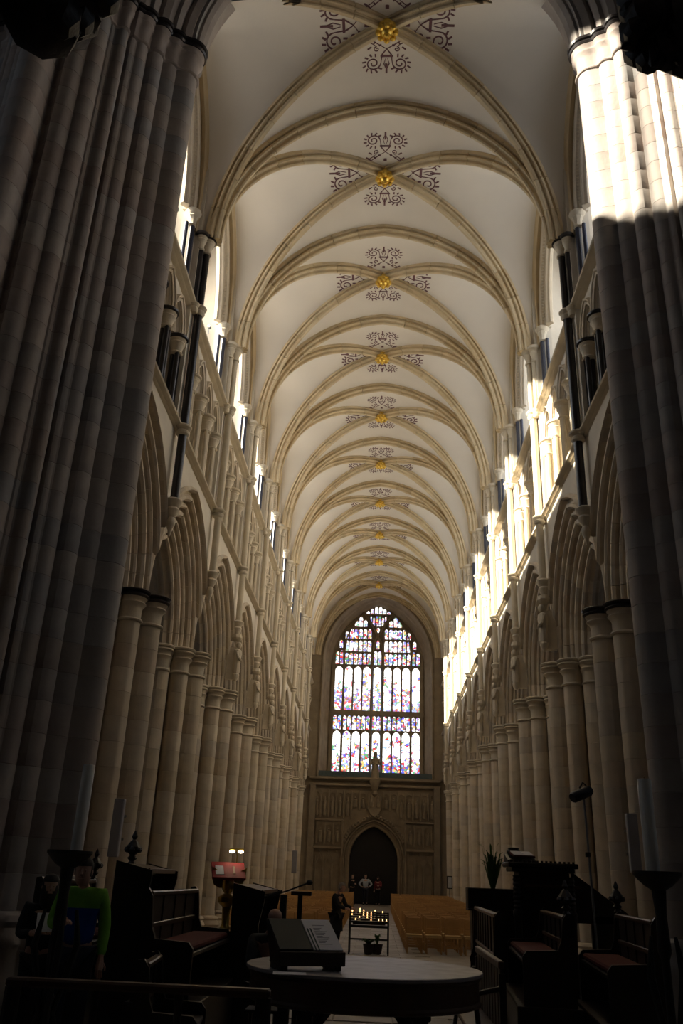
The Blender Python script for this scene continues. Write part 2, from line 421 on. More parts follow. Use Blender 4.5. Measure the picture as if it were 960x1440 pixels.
# vault shafts
def shaft_mesh(z0, z1, m, r=.075, three=True):
    mb = MB()
    for du, dv, rr in ((0,.02,r*1.1),(-.16,.12,r*.85),(.16,.12,r*.85)) if three else ((0,.04,r*1.3),):
        mb.lathe([(rr, z0), (rr, z1)], W+dv, du, 0, 14)
    return mb.mesh('vault_shaft', m, True)
def ringm(z, h=.22, m=None, three=True):
    mb = MB()
    for du, dv, rr in ((0,.02,.12),(-.16,.12,.10),(.16,.12,.10)) if three else ((0,.05,.135),):
        mb.lathe([(rr*.8,z-h),(rr*1.1,z-h*.8),(rr*1.15,z-h*.55),(rr*.9,z-h*.4),(rr*1.4,z-h*.15),(rr*1.45,z),(rr*1.1,z+h*.2)], W+dv, du, 0, 14)
    return mb.mesh('shaft_ring', m or M_TRIM, True)
def sp_cap(m):
    mb = MB()
    for du, dv, rr in ((0,.02,.12),(-.17,.14,.10),(.17,.14,.10)):
        mb.lathe([(rr*.75,-.42),(rr*1.0,-.40),(rr*1.0,-.36),(rr*.75,-.34),(rr*.85,-.22),(rr*1.3,-.12),(rr*1.15,-.08),(rr*1.5,-.03)], W+dv, du, Z_SP, 14)
    return mb.mesh('shaft_capital', m, True)
def sp_ab(m):
    mb = MB()
    for du, dv, rr in ((0,.02,.13),(-.17,.14,.11),(.17,.14,.11)):
        mb.lathe([(rr*1.3,-.03),(rr*1.65,0),(rr*1.7,.05),(rr*1.5,.1)], W+dv, du, Z_SP, 14)
    return mb.mesh('shaft_abacus', m, True)
def corbel(m):
    mb = MB(); z = 8.95
    mb.lathe([(.02,-.75),(.05,-.6),(.09,-.5),(.1,-.42),(.07,-.33),(.13,-.22),(.15,-.15),(.12,-.1),(.19,0),(.2,.05),(.14,.1)], W+.06, 0, z, 12)
    return mb.mesh('shaft_corbel', m, True)
SH_S = [shaft_mesh(9.0, Z_S1-.2, M_TRIM, three=False), shaft_mesh(Z_S1+.05, Z_S2-.2, M_TRIM, three=False), shaft_mesh(Z_S2+.05, Z_SP-.4, M_TRIM)]
SH_B = []
for me in SH_S:
    c = me.copy(); c.materials.clear(); c.materials.append(M_BLK); SH_B.append(c)
RING1, RING2 = ringm(Z_S1, three=False), ringm(Z_S2)
SPC, SPA, SPAB, CORB = sp_cap(M_TRIM), sp_ab(M_TRIM), sp_ab(M_BLK), corbel(M_TRIM)
mb = MB()
mb.lathe([(.03,7.15),(.12,7.25),(.14,7.35),(.12,7.38),(.15,7.45),(.13,7.75),(.17,7.98),(.15,8.1),(.06,8.16)], W-.02, 0, 0, 10, .8, 1)
mb.ball((W-.04, 0, 8.27), .095, 10, 6, 1.2)
for s1 in (-1, 1): mb.tube([(W-.02, s1*.14, 8.04), (W-.08, s1*.19, 7.85), (W-.15, s1*.07, 7.78)], .042, 6)
mb.lathe([(.02,8.36),(.13,8.42),(.17,8.5),(.15,8.6)], W+.04, 0, 0, 8)
mb.box(W-.0, -.06, 7.2, W+.3, .06, 8.2)
CFIG = mb.mesh('corbel_figure', M_TRIM, True)
# wall strip between shafts and galleries (pilaster behind vault shaft, full height)
def pil():
    mb = MB(); mb.box(W+.16, -.26, Z_S1, W+.9, .26, Z_SP+2.6); mb.box(W+.3,-.3,Z_S2,W+1.5,.3,Z_SP+4.6); return mb.mesh('wall_pier', M_WALLP, False)
PIL = pil()
def clipped(me, u0):
    c = me.copy(); bm = bmesh.new(); bm.from_mesh(c)
    bmesh.ops.bisect_plane(bm, geom=list(bm.verts)+list(bm.edges)+list(bm.faces), plane_co=(0, u0, 0), plane_no=(0, 1, 0), clear_inner=True, dist=1e-5)
    if not bm.faces: bm.free(); return None
    bm.to_mesh(c); bm.free(); return c
_cc_ = {}
# triforium
def trif_meshes():
    d = {}
    cs = [.79, 1.797, 2.803, 3.81]; h = .503
    mb = MB()
    for c in cs:
        cur = pointed(c, .38, 12.95, .62, 8); arch_plate(mb, cur, c-h, c+h, Z_S2-.06, .28, .5)
    mb.box(W+.28, .2, 12.9, W+.5, .29, Z_S2-.06); mb.box(W+.28, 4.31, 12.9, W+.5, 4.4, Z_S2-.06)
    d['plate'] = mb.mesh('gallery_wall', M_WALLP, False)
    mb = MB()
    cur = pointed(0, .38, 12.95, .62, 8)
    sweep(mb, cur, [(.0,.5),(-.05,.44),(-.04,.36),(.03,.30),(.02,.24),(.07,.22),(.08,.27),(.11,.20),(.15,.19),(.17,.29)])
    cur = pointed(0, .26, 12.95, .45, 8)
    sweep(mb, cur, [(.06,.50),(-.02,.46),(-.03,.41),(.02,.37),(.1,.38)])
    d['arch'] = mb.mesh('gallery_arch', M_STONE, True, 30)
    def sh(m):
        mb = MB()
        for du, dv in ((-.075,.30),(.075,.30),(0,.42)):
            mb.lathe([(.055,11.05),(.055,12.5)], W+dv, du, 0, 10)
        return mb.mesh('gallery_shaft', m, True)
    d['sh'] = sh(M_TRIM); d['shb'] = sh(M_BLK)
    mb = MB()
    mb.lathe([(.13,12.48),(.16,12.51),(.13,12.55),(.14,12.66),(.19,12.76),(.17,12.80),(.21,12.86)], W+.35, 0, 0, 14)
    d['cap'] = mb.mesh('gallery_capital', M_TRIM, True)
    mb = MB(); mb.lathe([(.2,12.86),(.245,12.89),(.25,12.93),(.21,12.97)], W+.35, 0, 0, 14)
    d['ab'] = mb.mesh('gallery_abacus', M_TRIM, True)
    c = d['ab'].copy(); c.materials.clear(); c.materials.append(M_BLK); d['abb'] = c
    mb = MB(); mb.lathe([(.2,10.9),(.2,10.96),(.15,10.98),(.16,11.02),(.1,11.06)], W+.35, 0, 0, 14); d['base'] = mb.mesh('gallery_base', M_TRIM, True)
    # inner low arcade
    mb = MB()
    for c in (.2+.503, 1.29+.5, 2.3+.5, 3.3+.5):
        cur = pointed(c, .36, 11.95, .5, 8); arch_plate(mb, cur, c-.503, c+.503, 12.9, .60, .72)
        sweep(mb, cur, [(-.0,.6),(-.03,.57),(.02,.53),(.07,.55),(.08,.6)])
    d['inner'] = mb.mesh('inner_arcade', M_STONE, True, 30)
    mb = MB(); mb.box(W+.8, 0, Z_S1, W+.95, BAY, Z_S2); mb.box(W+.2, 0, Z_S1-.05, W+1.0, BAY, Z_S1+.1); mb.box(W+.28,0,Z_S2-.06,W+1.6,BAY,Z_S2+.02)
    d['back'] = mb.mesh('gallery_back', M_WALLP, False)
    return d
TR = trif_meshes()
# clerestory
CLH, CLS, CLR = 1.83, 16.6, 3.35
def cler_meshes():
    d = {}
    mb = MB(); cur = pointed(2.3, CLH, CLS, CLR, 14)
    arch_plate(mb, cur, .2, 4.4, Z_RIDGE+.1, .40, .62)
    mb.box(W+.40, .2, Z_S2, W+.62, .40, CLS); mb.box(W+.40, 4.2, Z_S2, W+.62, 4.4, CLS)
    d['wall'] = mb.mesh('clerestory_wall', M_WALLP, False)
    mb = MB()
    for cur, dv in ((pointed(2.3, CLH, CLS, CLR, 14), 0), (pointed(2.3, CLH-.16, CLS, CLR-.2, 14), .1)):
        sweep(mb, cur, [(.02,.55+dv),(-.06,.52+dv),(-.08,.45+dv),(-.03,.40+dv),(-.02,.35+dv),(.03,.32+dv),(.07,.36+dv),(.12,.31+dv),(.16,.34+dv),(.17,.42+dv)])
    d['arch'] = mb.mesh('clerestory_arch', M_STONE, True, 30)
    # dogtooth ornament as real little pyramids along the arch
    mb = MB(); cur = pointed(2.3, CLH-.07, CLS+.1, CLR-.12, 40)
    for i, (u, z) in enumerate(cur[1:-1]):
        r = .045; c = (u, z)
        mb.add([P3(u-r, .42, z), P3(u, .42, z-r), P3(u+r, .42, z), P3(u, .42, z+r), P3(u, .35, z)], [(0,1,4),(1,2,4),(2,3,4),(3,0,4)])
    d['dog'] = mb.mesh('dogtooth', M_TRIM, False)
    def jamb(u):
        mb = MB(); mb.lathe([(.06,14.3),(.06,16.15)], W+.34, u, 0, 10); mb.lathe([(.05,14.3),(.05,16.15)], W+.46, u+(.12 if u < 2 else -.12), 0, 10); return mb.mesh('jamb_shaft', M_BLUE, True)
    d['j'] = [jamb(.38), jamb(4.22)]
    mb = MB()
    for u in (.38, 4.22):
        mb.lathe([(.08,16.12),(.11,16.15),(.09,16.19),(.10,16.32),(.14,16.40),(.13,16.44),(.19,16.50),(.2,16.56),(.15,16.62)], W+.36, u, 0, 8, a0=pi/8)
        mb.lathe([(.16,14.02),(.16,14.12),(.1,14.2),(.12,14.25),(.07,14.3)], W+.36, u, 0, 12)
    d['jc'] = mb.mesh('jamb_capital', M_TRIM, True)
    # outer window wall with one wide opening holding three lights
    mb = MB(); cur = pointed(2.32, 1.8, 16.9, 2.9, 12); arch_plate(mb, cur, 0, BAY, Z_RIDGE+.3, 1.45, 1.75)
    mb.box(W+1.45, 0, Z_S2, W+1.75, .52, 16.9); mb.box(W+1.45, BAY-.52, Z_S2, W+1.75, BAY, 16.9); mb.box(W+1.45, 0, Z_S2, W+1.75, BAY, 15.4)
    mb.box(W+.4, 0, Z_RIDGE+.1, W+1.75, BAY, Z_RIDGE+.3)
    d['outer'] = mb.mesh('window_wall', M_WALLP, False)
    mb = MB()
    for u in (1.77, 2.83): mb.box(W+1.55, u-.06, 15, W+1.68, u+.06, 18.9, .02)
    d['mull'] = mb.mesh('mullion', M_TRIM, False)
    mb = MB(); c2 = [(u, z) for u, z in cur]
    poly = [(.52, 15.4)]+c2+[(4.12, 15.4)]
    mb.add([P3(u, 1.62, z) for u, z in poly], [tuple(range(len(poly)))])
    d['glass'] = mb.mesh('pane', M_CGLASS, False)
    mb.k = 0; m2 = MB(); m2.box(W+1.6, 0, 14.8, W+1.7, BAY, 20.6); d['blind'] = m2.mesh('tower_wall', M_WALLP)
    return d
CL = cler_meshes()
walls = {}
for side, nm in ((-1, 'wall_left'), (1, 'wall_right')):
    wl = emp(nm, kind='structure'); walls[side] = wl
    for i in range(NB):
        y = Y0+BAY*i
        a = put(side, MB(), 'arcade_arch', wl, y, M_STONE) if False else None
        aa = ob('arcade_arch', None, wl, (0, 0, 0))
        for me in VOUS: put(side, me, 'voussoir', aa, y)
        put(side, SPAN, 'spandrel', wl, y)
        put(side, STR1, 'string_course', wl, y); put(side, STR2, 'string_course', wl, y)
        g = ob('gallery_bay', None, wl)
        put(side, TR['plate'], 'gallery_wall', g, y); put(side, TR['inner'], 'inner_arcade', g, y); put(side, TR['back'], 'gallery_back', g, y)
        blk = (i == 0)
        for c in (.79, 1.797, 2.803, 3.81): put(side, TR['arch'], 'gallery_arch', g, y+c)
        for u in (.29, 1.293, 2.3, 3.307, 4.31):
            put(side, TR['shb' if blk else 'sh'], 'gallery_shaft', g, y+u); put(side, TR['cap'], 'gallery_capital', g, y+u)
            put(side, TR['abb' if blk else 'ab'], 'gallery_abacus', g, y+u); put(side, TR['base'], 'gallery_base', g, y+u)
        c = ob('clerestory_bay', None, wl)
        for k, n_ in (('wall','clerestory_wall'),('arch','clerestory_arch'),('dog','dogtooth'),('jc','jamb_capital'),('outer','window_wall'),('mull','mullion'),('glass','pane')):
            if k == 'glass' and i == NB-1: n_, k = 'tower_wall', 'blind'
            put(side, CL[k], n_, c, y)
        for me in CL['j']: put(side, me, 'jamb_shaft', c, y)
        if i > 0:
            s = ob('vault_shaft', None, wl)
            for me in (SH_B if i == 1 else SH_S): put(side, me, 'shaft_length', s, y)
            put(side, RING1, 'shaft_ring', s, y); put(side, RING2, 'shaft_ring', s, y); put(side, SPC, 'shaft_capital', s, y)
            put(side, SPAB if i == 1 else SPA, 'shaft_abacus', s, y); put(side, CORB, 'shaft_corbel', s, y)
            if i > (2 if side < 0 else 1): put(side, CFIG, 'corbel_figure', s, y)
            put(side, PIL, 'wall_pier', wl, y)
    # aisle: outer wall with windows, roof
    mb = MB(); X = 10.4
    for i in range(NB):
        y = Y0+BAY*i; cur = pointed(2.3, 1.2, 6.0, 1.9, 8)
        arch_plate(mb, cur, 0, BAY, 10.7, 0, .5, lambda u, v, z, y=y: (X+v, y+u, z))
        mb.box(X, y, 0, X+.5, y+1.1, 6.0); mb.box(X, y+BAY-1.1, 0, X+.5, y+BAY, 6); mb.box(X, y, 0, X+.5, y+BAY, 2.6)
    ow = emp('wall_outer_%s' % ('left' if side < 0 else 'right'), kind='structure')
    ob('aisle_wall', mb.mesh('aisle_wall', M_WALLP), ow, scale=(side, 1, 1))
    mb = MB(); poly = [(1.1, 2.6)]+pointed(2.3, 1.2, 6.0, 1.9, 8)+[(3.5, 2.6)]
    mb.add([(X+.3, u, z) for u, z in poly], [tuple(range(len(poly)))]); gm = mb.mesh('pane', M_AGLASS)
    for i in range(NB): ob('pane', gm, ow, (0, Y0+BAY*i, 0), scale=(side, 1, 1))
    mb = MB(); mb.box(W+.95, 13.3, 10.6, X+.5, Y0+BAY*NB, 10.8); mb.box(W+.45,13.3,Z_S1-.4,W+1.6,Y0+BAY*NB,Z_S1-.05)
    tag(ob('ceiling_aisle', mb.mesh('ceiling_aisle', M_PLAST), None, scale=(side, 1, 1)), kind='structure')

# ------------------------------------------------------------------ vault
def arc(L, H):
    x0 = (H*H-L*L)/(2*L); R = L+x0; te = atan2(H, x0)
    return R, te
HR = Z_RIDGE-Z_SP
RPH = [(-.17,-.05),(-.17,.05),(-.10,.055),(-.085,.10),(-.095,.115),(-.14,.11),(-.155,.145),(-.14,.18),(-.10,.185),(-.075,.165),(-.05,.19),(-.045,.235),(-.055,.265),(-.03,.30)]
RP = RPH+[(-a, d) for a, d in reversed(RPH)]
def rib_half(x0, y0, x1, y1, H, n, sc=1.0, zs=Z_SP, m=None):
    """stones of half a rib from springer (x0,y0) to crown (x1,y1)"""
    L_ = sqrt((x1-x0)**2+(y1-y0)**2); R, te = arc(L_, H); dx, dy = (x1-x0)/L_, (y1-y0)/L_
    out = []
    for k in range(n):
        mb = MB(); rows = []
        for j in range(5):
            g = .0018
            th = te*((k+j/4)/n); th += g if j == 0 else (-g if j == 4 else 0)
            if k == n-1 and j == 4: th = te+.004
            row = []
            for a, d in RP:
                r = R-d*sc; s = R-r*cos(th); z = r*sin(th)
                s = min(s, L_) if k == n-1 else s
                row.append((x0+dx*s-dy*a*sc, y0+dy*s+dx*a*sc, zs+z))
            rows.append(row)
        mb.rings(rows, True, True, True); out.append(mb.mesh('rib_stone', M_RIB, True, 30))
    return out
XW = W-.02
TRB = [rib_half(s*XW, 0, 0, 0, HR, 8) for s in (-1, 1)]
DGB = [rib_half(s*XW, t*BAY/2, 0, 0, HR, 8, .95) for s in (-1, 1) for t in (-1, 1)]
def rib_pt(x0, y0, x1, y1, H, t):
    L_ = sqrt((x1-x0)**2+(y1-y0)**2); R, te = arc(L_, H); th = te*t; s = R-R*cos(th)
    return Vector((x0+(x1-x0)*s/L_, y0+(y1-y0)*s/L_, Z_SP+R*sin(th)))
def wall_pt(s, t, tt):
    """wall rib: half (t=-1/+1 side of the bay) stilted"""
    X = s*(W+.33); zs = 17.6; half = BAY/2-.2; H = 2.75
    if tt < .3: return Vector((X, t*half, Z_SP+(zs-Z_SP)*tt/.3))
    R, te = arc(half, H); th = te*(tt-.3)/.7; q = R-R*cos(th)
    return Vector((X, t*(half-q), zs+R*sin(th)))
def web_long(t):  # cell between transverse rib at y=t*BAY/2 and diagonals, both sides of ridge
    mb = MB(); NT, NS = 28, 8; rows = []
    for s in (-1, 1):
        rows = []
        for i in range(NT+1):
            tt = i/NT; A = rib_pt(s*XW, t*BAY/2, 0, t*BAY/2, HR, tt); B = rib_pt(s*XW, t*BAY/2, 0, 0, HR, tt); row = []
            for j in range(NS+1):
                q = j/NS; p = A.lerp(B, q); p.z += .06*sin(pi*q)*sin(pi*min(1, tt*1.2)*.5); row.append(p)
            rows.append(row)
        mb.rings(rows, closed=False)
    return mb.mesh('vault_web', M_PLAST, True, 60)
def web_side(s):
    mb = MB(); NT, NS = 28, 8
    for t in (-1, 1):
        rows = []
        for i in range(NT+1):
            tt = i/NT; A = rib_pt(s*XW, t*BAY/2, 0, 0, HR, tt); B = wall_pt(s, t, tt); row = []
            for j in range(NS+1):
                q = j/NS; p = A.lerp(B, q); p.z += .04*sin(pi*q)*tt; row.append(p)
            rows.append(row)
        mb.rings(rows, closed=False)
    return mb.mesh('vault_web', M_PLAST, True, 60)
WEBS = [web_long(-1), web_long(1), web_side(-1), web_side(1)]
def wall_rib(s):
    mb = MB(); rows = []
    for t, order in ((-1, range(25)), (1, range(23, -1, -1))):
        for i in order:
            p = wall_pt(s, t, i/24); c = Vector((p.x, 0, 17.3)); n = (c-p); n.x = 0; n.normalize()
            rows.append([(p.x-s*a, p.y+n.y*d, p.z+n.z*d) for a, d in ((-.06,-.03),(-.06,.07),(.0,.12),(.06,.14),(.10,.09),(.09,.04),(.14,.0),(.14,-.05))])
    mb.rings(rows, True, True, True); return mb.mesh('wall_rib', M_RIB, True, 30)
WRB = [wall_rib(-1), wall_rib(1)]
def boss():
    mb = MB(); mb.lathe([(.02,-.42),(.09,-.42),(.13,-.38),(.12,-.34),(.2,-.33),(.27,-.27),(.28,-.2),(.2,-.12),(.2,.1)], 0, 0, Z_RIDGE, 16)
    for k in range(8):
        a = k*pi/4; mb.ball((.22*cos(a), .22*sin(a), Z_RIDGE-.32), .085, 8, 5)
    mb.ball((0,0,Z_RIDGE-.42), .07, 8, 5)
    return mb.mesh('boss', M_GOLD, True)
BOSS = boss()
# painted scrollwork: thin raised paint ribbons following the web
def motif():
    """list of 2D ribbons (pts, width); local a across, b away from the boss"""
    R = []
    def spiral(cx_, cy_, r0, turns, a0, d):
        return [(cx_+r0*(1-k/26*.8)*cos(a0+d*turns*2*pi*k/26), cy_+r0*(1-k/26*.8)*sin(a0+d*turns*2*pi*k/26)) for k in range(27)]
    for s in (-1, 1):
        R.append(([(s*a, b) for a, b in spiral(.30, .98, .17, 1.6, pi, -1)], .028))
        R.append(([(0, .62), (s*.1, .76), (s*.13, .98)], .03)); R.append(([(0, .62), (s*.18, .50), (s*.34, .38), (s*.45, .22)], .018))
        R.append(([(s*a, b) for a, b in spiral(.22, .62, .07, 1.2, -pi/2, 1)], .02))
        for k in range(9):   # leaves round the big curl
            a = -pi*.6+k*pi*1.35/8; cx_, cy_ = .30, .98
            R.append(([(s*(cx_+.17*cos(a)), cy_+.17*sin(a)), (s*(cx_+.25*cos(a+.12)), cy_+.25*sin(a+.12))], .035))
        for k in range(4): R.append(([(s*(.12+k*.12), .50-k*.07), (s*(.17+k*.12), .54-k*.06)], .03))
        R.append(([(s*.02,.86),(s*.06,1.0),(0,1.16)], .02))
    R.append(([(0, 1.0), (0, 1.24)], .045)); R.append(([(-.14, .80), (.14, .80)], .05)); R.append(([(0,.34),(0,.42)], .08)); R.append(([(-.04,.38),(.04,.38)], .07))
    return R
MOT = motif()
def scroll(kind, s, sc=1.0):
    """kind 'long' t=s (toward +-y) or 'side' s (toward +-x)"""
    mb = MB(); half = BAY/2
    def surf(a, b):
        # planar position from boss; find web height by sampling
        x, y = (a, s*b) if kind == 'long' else (s*b, a)
        return web_z(x, y)
    def web_z(x, y):
        ax, ay = abs(x), abs(y)
        if ax*(BAY/2) <= ay*XW:   # long cell: between transverse and diagonal
            # solve tt so that lerp(A,B,q): A=(XW-sA, BAY/2), B=(XW - ..., ...)
            lo, hi = 0.0, 1.0
            for _ in range(22):
                tt = (lo+hi)/2; A = rib_pt(XW, half, 0, half, HR, tt); B = rib_pt(XW, half, 0, 0, HR, tt)
                q = 0 if abs(A.y-B.y) < 1e-6 else (A.y-ay)/(A.y-B.y); q = min(max(q, 0), 1); px = A.x+(B.x-A.x)*q
                if px > ax: lo = tt
                else: hi = tt
            z = A.z+(B.z-A.z)*q+.06*sin(pi*q)*sin(pi*min(1, tt*1.2)*.5)
        else:
            lo, hi = 0.0, 1.0
            for _ in range(22):
                tt = (lo+hi)/2; A = rib_pt(XW, half, 0, 0, HR, tt); B = wall_pt(1, 1, tt)
                q = min(max((ax-A.x)/(B.x-A.x), 0), 1); py = A.y+(B.y-A.y)*q
                if py > ay: lo = tt
                else: hi = tt
            z = A.z+(B.z-A.z)*q+.04*sin(pi*q)*tt
        return Vector((x, y, z-.012))
    for pts, wd in MOT:
        n = len(pts); rows = []
        for i, (a, b) in enumerate(pts):
            a0, b0 = pts[max(0, i-1)]; a1, b1 = pts[min(n-1, i+1)]; l = sqrt((a1-a0)**2+(b1-b0)**2) or 1
            na, nb = -(b1-b0)/l, (a1-a0)/l; w_ = wd*.5*(1 if 0 < i < n-1 or n == 2 else .5)
            rows.append([surf((a+na*w_)*sc, (b+nb*w_)*sc), surf((a-na*w_)*sc, (b-nb*w_)*sc)])
        vs = [p for r in rows for p in r]+[p+Vector((0,0,.011)) for r in rows for p in r]; N_ = 2*n
        fs = []
        for i in range(n-1):
            k = i*2; fs += [(k, k+2, k+3, k+1), (k+N_, k+1+N_, k+3+N_, k+2+N_), (k, k+N_, k+2+N_, k+2), (k+1, k+3, k+3+N_, k+1+N_)]
        mb.add(vs, fs)
    return mb.mesh('painted_scroll', M_PAINT, False)
SCR = [scroll('long', -1, 1.12), scroll('long', 1, 1.12), scroll('side', -1, 1.3), scroll('side', 1, 1.3)]
for i in range(NB):
    y = Y0+BAY*(i+.5); c = emp('ceiling', (0, y, 0), kind='structure')
    for me in WEBS:
        if i == 0: me = clipped(me, 12.9-y)
        if me: ob('vault_web', me, c)
    for me in WRB:
        if i == 0: me = clipped(me, 13.28-y)
        ob('wall_rib', me, c)
    for hb in DGB:
        r = ob('diagonal_rib', None, c)
        for k_, me in enumerate(hb):
            if i == 0: me = clipped(me, (12.9 if k_ > 4 else 13.28)-y)
            if me: ob('rib_stone', me, r)
    ob('boss', BOSS, c, (0,0,Z_RIDGE*.07), scale=(.93,.93,.93))
    for me in SCR: ob('painted_scroll', me, c)
    r = ob('transverse_rib', None, c)
    for hb in TRB:
        for me in hb: ob('rib_stone', me, r, (0, BAY/2, 0))

# ------------------------------------------------------------------ crossing arch, transept and crossing shell
cr = emp('wall_crossing', kind='structure')
mb = MB(); fX = lambda u, v, z: (u, v, z)
half = 4.1
cur = pointed(0, half, 18.05, 4.3, 20)
arch_plate(mb, cur, -15, 15, 28, 12.5, 13.3, fX)
arch_plate(mb, pointed(0, half+1.42, 18.05, 5.1, 20), -15, 15, 28, 11.25, 12.5, fX)
mb.box(-15, 11.25, 17.2, -8.6, 13.3, 18.05); mb.box(15, 11.25, 17.2, 8.6, 13.3, 18.05)
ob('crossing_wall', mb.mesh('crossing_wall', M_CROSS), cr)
mb = MB()
for dd, v0 in ((0, 12.4), (.40, 12.0), (.80, 11.6), (1.2, 11.2)):
    sweep(mb, cur, [(dd+.02, v0+.5),(dd-.08, v0+.44),(dd-.12, v0+.3),(dd-.06, v0+.2),(dd+.03, v0+.2),(dd+.08, v0+.08),(dd+.2, v0),(dd+.32, v0+.05),(dd+.36, v0+.14),(dd+.5, v0+.2),(dd+.5,v0+.5)], fX)
sweep(mb, cur, [(.0,12.6),(-.12,12.7),(-.15,12.85),(-.06,13.0),(0,13.3),(.2,13.5),(.3,13.5),(.3,12.6)], fX)
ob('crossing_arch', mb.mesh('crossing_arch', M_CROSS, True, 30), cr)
mb = MB()   # transept and crossing outer shell, dark side walls
mb.box(-15, 12.8, 0, -7.6, 13.2, 28); mb.box(7.6, 12.8, 0, 15, 13.2, 28)
mb.box(14.6, -6, 0, 15, 13, 28)
mb.box(-15, -6.4, 0, 15, -6, 28); mb.box(-15, -6, 28, 15, 13.2, 28.4)
# unseen left gable wall; openings added to throw sun onto the right crossing pier
Xg = -14.6
mb.box(-15, -6, 0, Xg, 13, 22.0); mb.box(-15, -6, 27.2, Xg, 13, 28)
mb.box(-15, -6, 22.0, Xg, 5.6, 27.2); mb.box(-15, 9.0, 22.0, Xg, 13, 27.2); mb.box(-15, 6.75, 22.0, Xg, 6.95, 27.2); mb.box(-15,7.9,22.0,Xg,8.05,27.2)
mb.box(-15, 6, 2.5, Xg+.05, 10, 2.6)
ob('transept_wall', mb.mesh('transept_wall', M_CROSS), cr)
gt = emis('transept_glow', (.75,.86,1.0), .45)  # glowing panes added on the unseen transept walls as cool fill for the crossing
for k, (x_, y_) in enumerate(((-14.55, 4.0), (-14.55, 8.2), (14.55, 4.0), (14.55, 8.2))):
    mb = MB(); po = [(-.9, 9)]+pointed(0, .9, 15, 1.8, 8)+[(.9, 9)]; sg = 1 if x_ < 0 else -1
    mb.add([(x_+sg*.0, y_+u, z) for u, z in po]+[(x_+sg*.04, y_+u, z) for u, z in po], [tuple(range(len(po))), tuple(range(2*len(po)-1, len(po)-1, -1))]); ob('pane', mb.mesh('pane', gt), cr)
# transept west wall, seen past the left pier: string, capital and shaft
mb = MB(); mb.box(-15,12.6,14.8,-7.6,12.85,15.0,.03); mb.box(-15,12.65,14.55,-7.6,12.85,14.75,.03)
ob('transept_string', mb.mesh('transept_string', M_TRIM), cr)
mb = MB(); mb.lathe([(.09,10),(.09,16.2),(.14,16.25),(.1,16.35),(.2,16.7),(.24,16.8)], -7.9, 12.5, 0, 12); ob('transept_shaft', mb.mesh('transept_shaft', M_CROSS, True), cr)
mb = MB(); mb.lathe([(.24,16.8),(.3,16.86),(.3,16.95),(.22,17.0)], -7.9, 12.5, 0, 12); ob('transept_abacus', mb.mesh('transept_abacus', M_BLK, True), cr)
# ------------------------------------------------------------------ west wall and great window
YW = Y0+BAY*NB   # 58.0
ww = emp('wall_end', kind='structure')
FY = lambda u, v, z: (u, v, z)
mb = MB(); cur = pointed(0, 3.75, 15.7, 4.85, 24)
arch_plate(mb, cur, -5.4, 5.4, 21.2, YW+.05, YW+.5, FY)
mb.box(-5.4, YW+.05, 7.9, -3.75, YW+.5, 15.7); mb.box(3.75, YW+.05, 7.9, 5.4, YW+.5, 15.7)
mb.box(-5.4, YW+.25, 0, -1.75, YW+.9, 7.9); mb.box(1.75, YW+.25, 0, 5.4, YW+.9, 7.9); mb.box(-1.75, YW+.25, 5.0, 1.75, YW+.9, 7.9)
mb.box(-12, YW+.9, 0, -5.3, YW+1.2, 21.2); mb.box(12, YW+.9, 0, 5.3, YW+1.2, 21.2)
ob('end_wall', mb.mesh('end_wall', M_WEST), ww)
# splayed reveal with rolls
mb = MB(); rows = []
def outline(hw, zs, ap, zb, n=24): return [(-hw, zb)]+pointed(0, hw, zs, ap-zs, n)+[(hw, zb)]
RV = [(3.88,.0),(3.80,-.06),(3.72,.02),(3.74,.5),(3.66,.7),(3.70,.8),(3.60,.95),(3.56,1.2),(3.60,1.3),(3.48,1.5),(3.34,1.9),(3.3,2.4)]
for hw, dy in RV:
    k = 3.88-hw; rows.append([(u, YW+dy, z) for u, z in outline(hw, 15.7, 20.62-k*.5, 7.9)])
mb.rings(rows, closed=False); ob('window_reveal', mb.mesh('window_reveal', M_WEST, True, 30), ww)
mb = MB()
for dz, dy in ((0,0),): mb.box(-3.75, YW+.05, 7.7, 3.75, YW+2.5, 7.95); mb.box(-4.3, YW-.12, 7.75, 4.3, YW+.3, 7.9, .03); mb.box(-4.3, YW-.05, 7.35, 4.3, YW+.3, 7.5, .03)
ob('window_sill', mb.mesh('window_sill', M_WEST), ww)
mb = MB()
for i in range(34):
    x = -3.7+i*7.4/33
    mb.add([(x-.09, YW+.02, 8.0), (x, YW-.02, 7.93), (x+.09, YW+.02, 8.0), (x, YW-.02, 8.2)], [(0,1,2,3)])
ob('quatrefoil_frieze', mb.mesh('quatrefoil_frieze', M_FRIEZE), ww)
mb = MB(); mb.box(-3.72, YW+.03, 7.95, 3.72, YW+.12, 8.28); ob('frieze_band', mb.mesh('frieze_band', M_FRIEZE), ww)

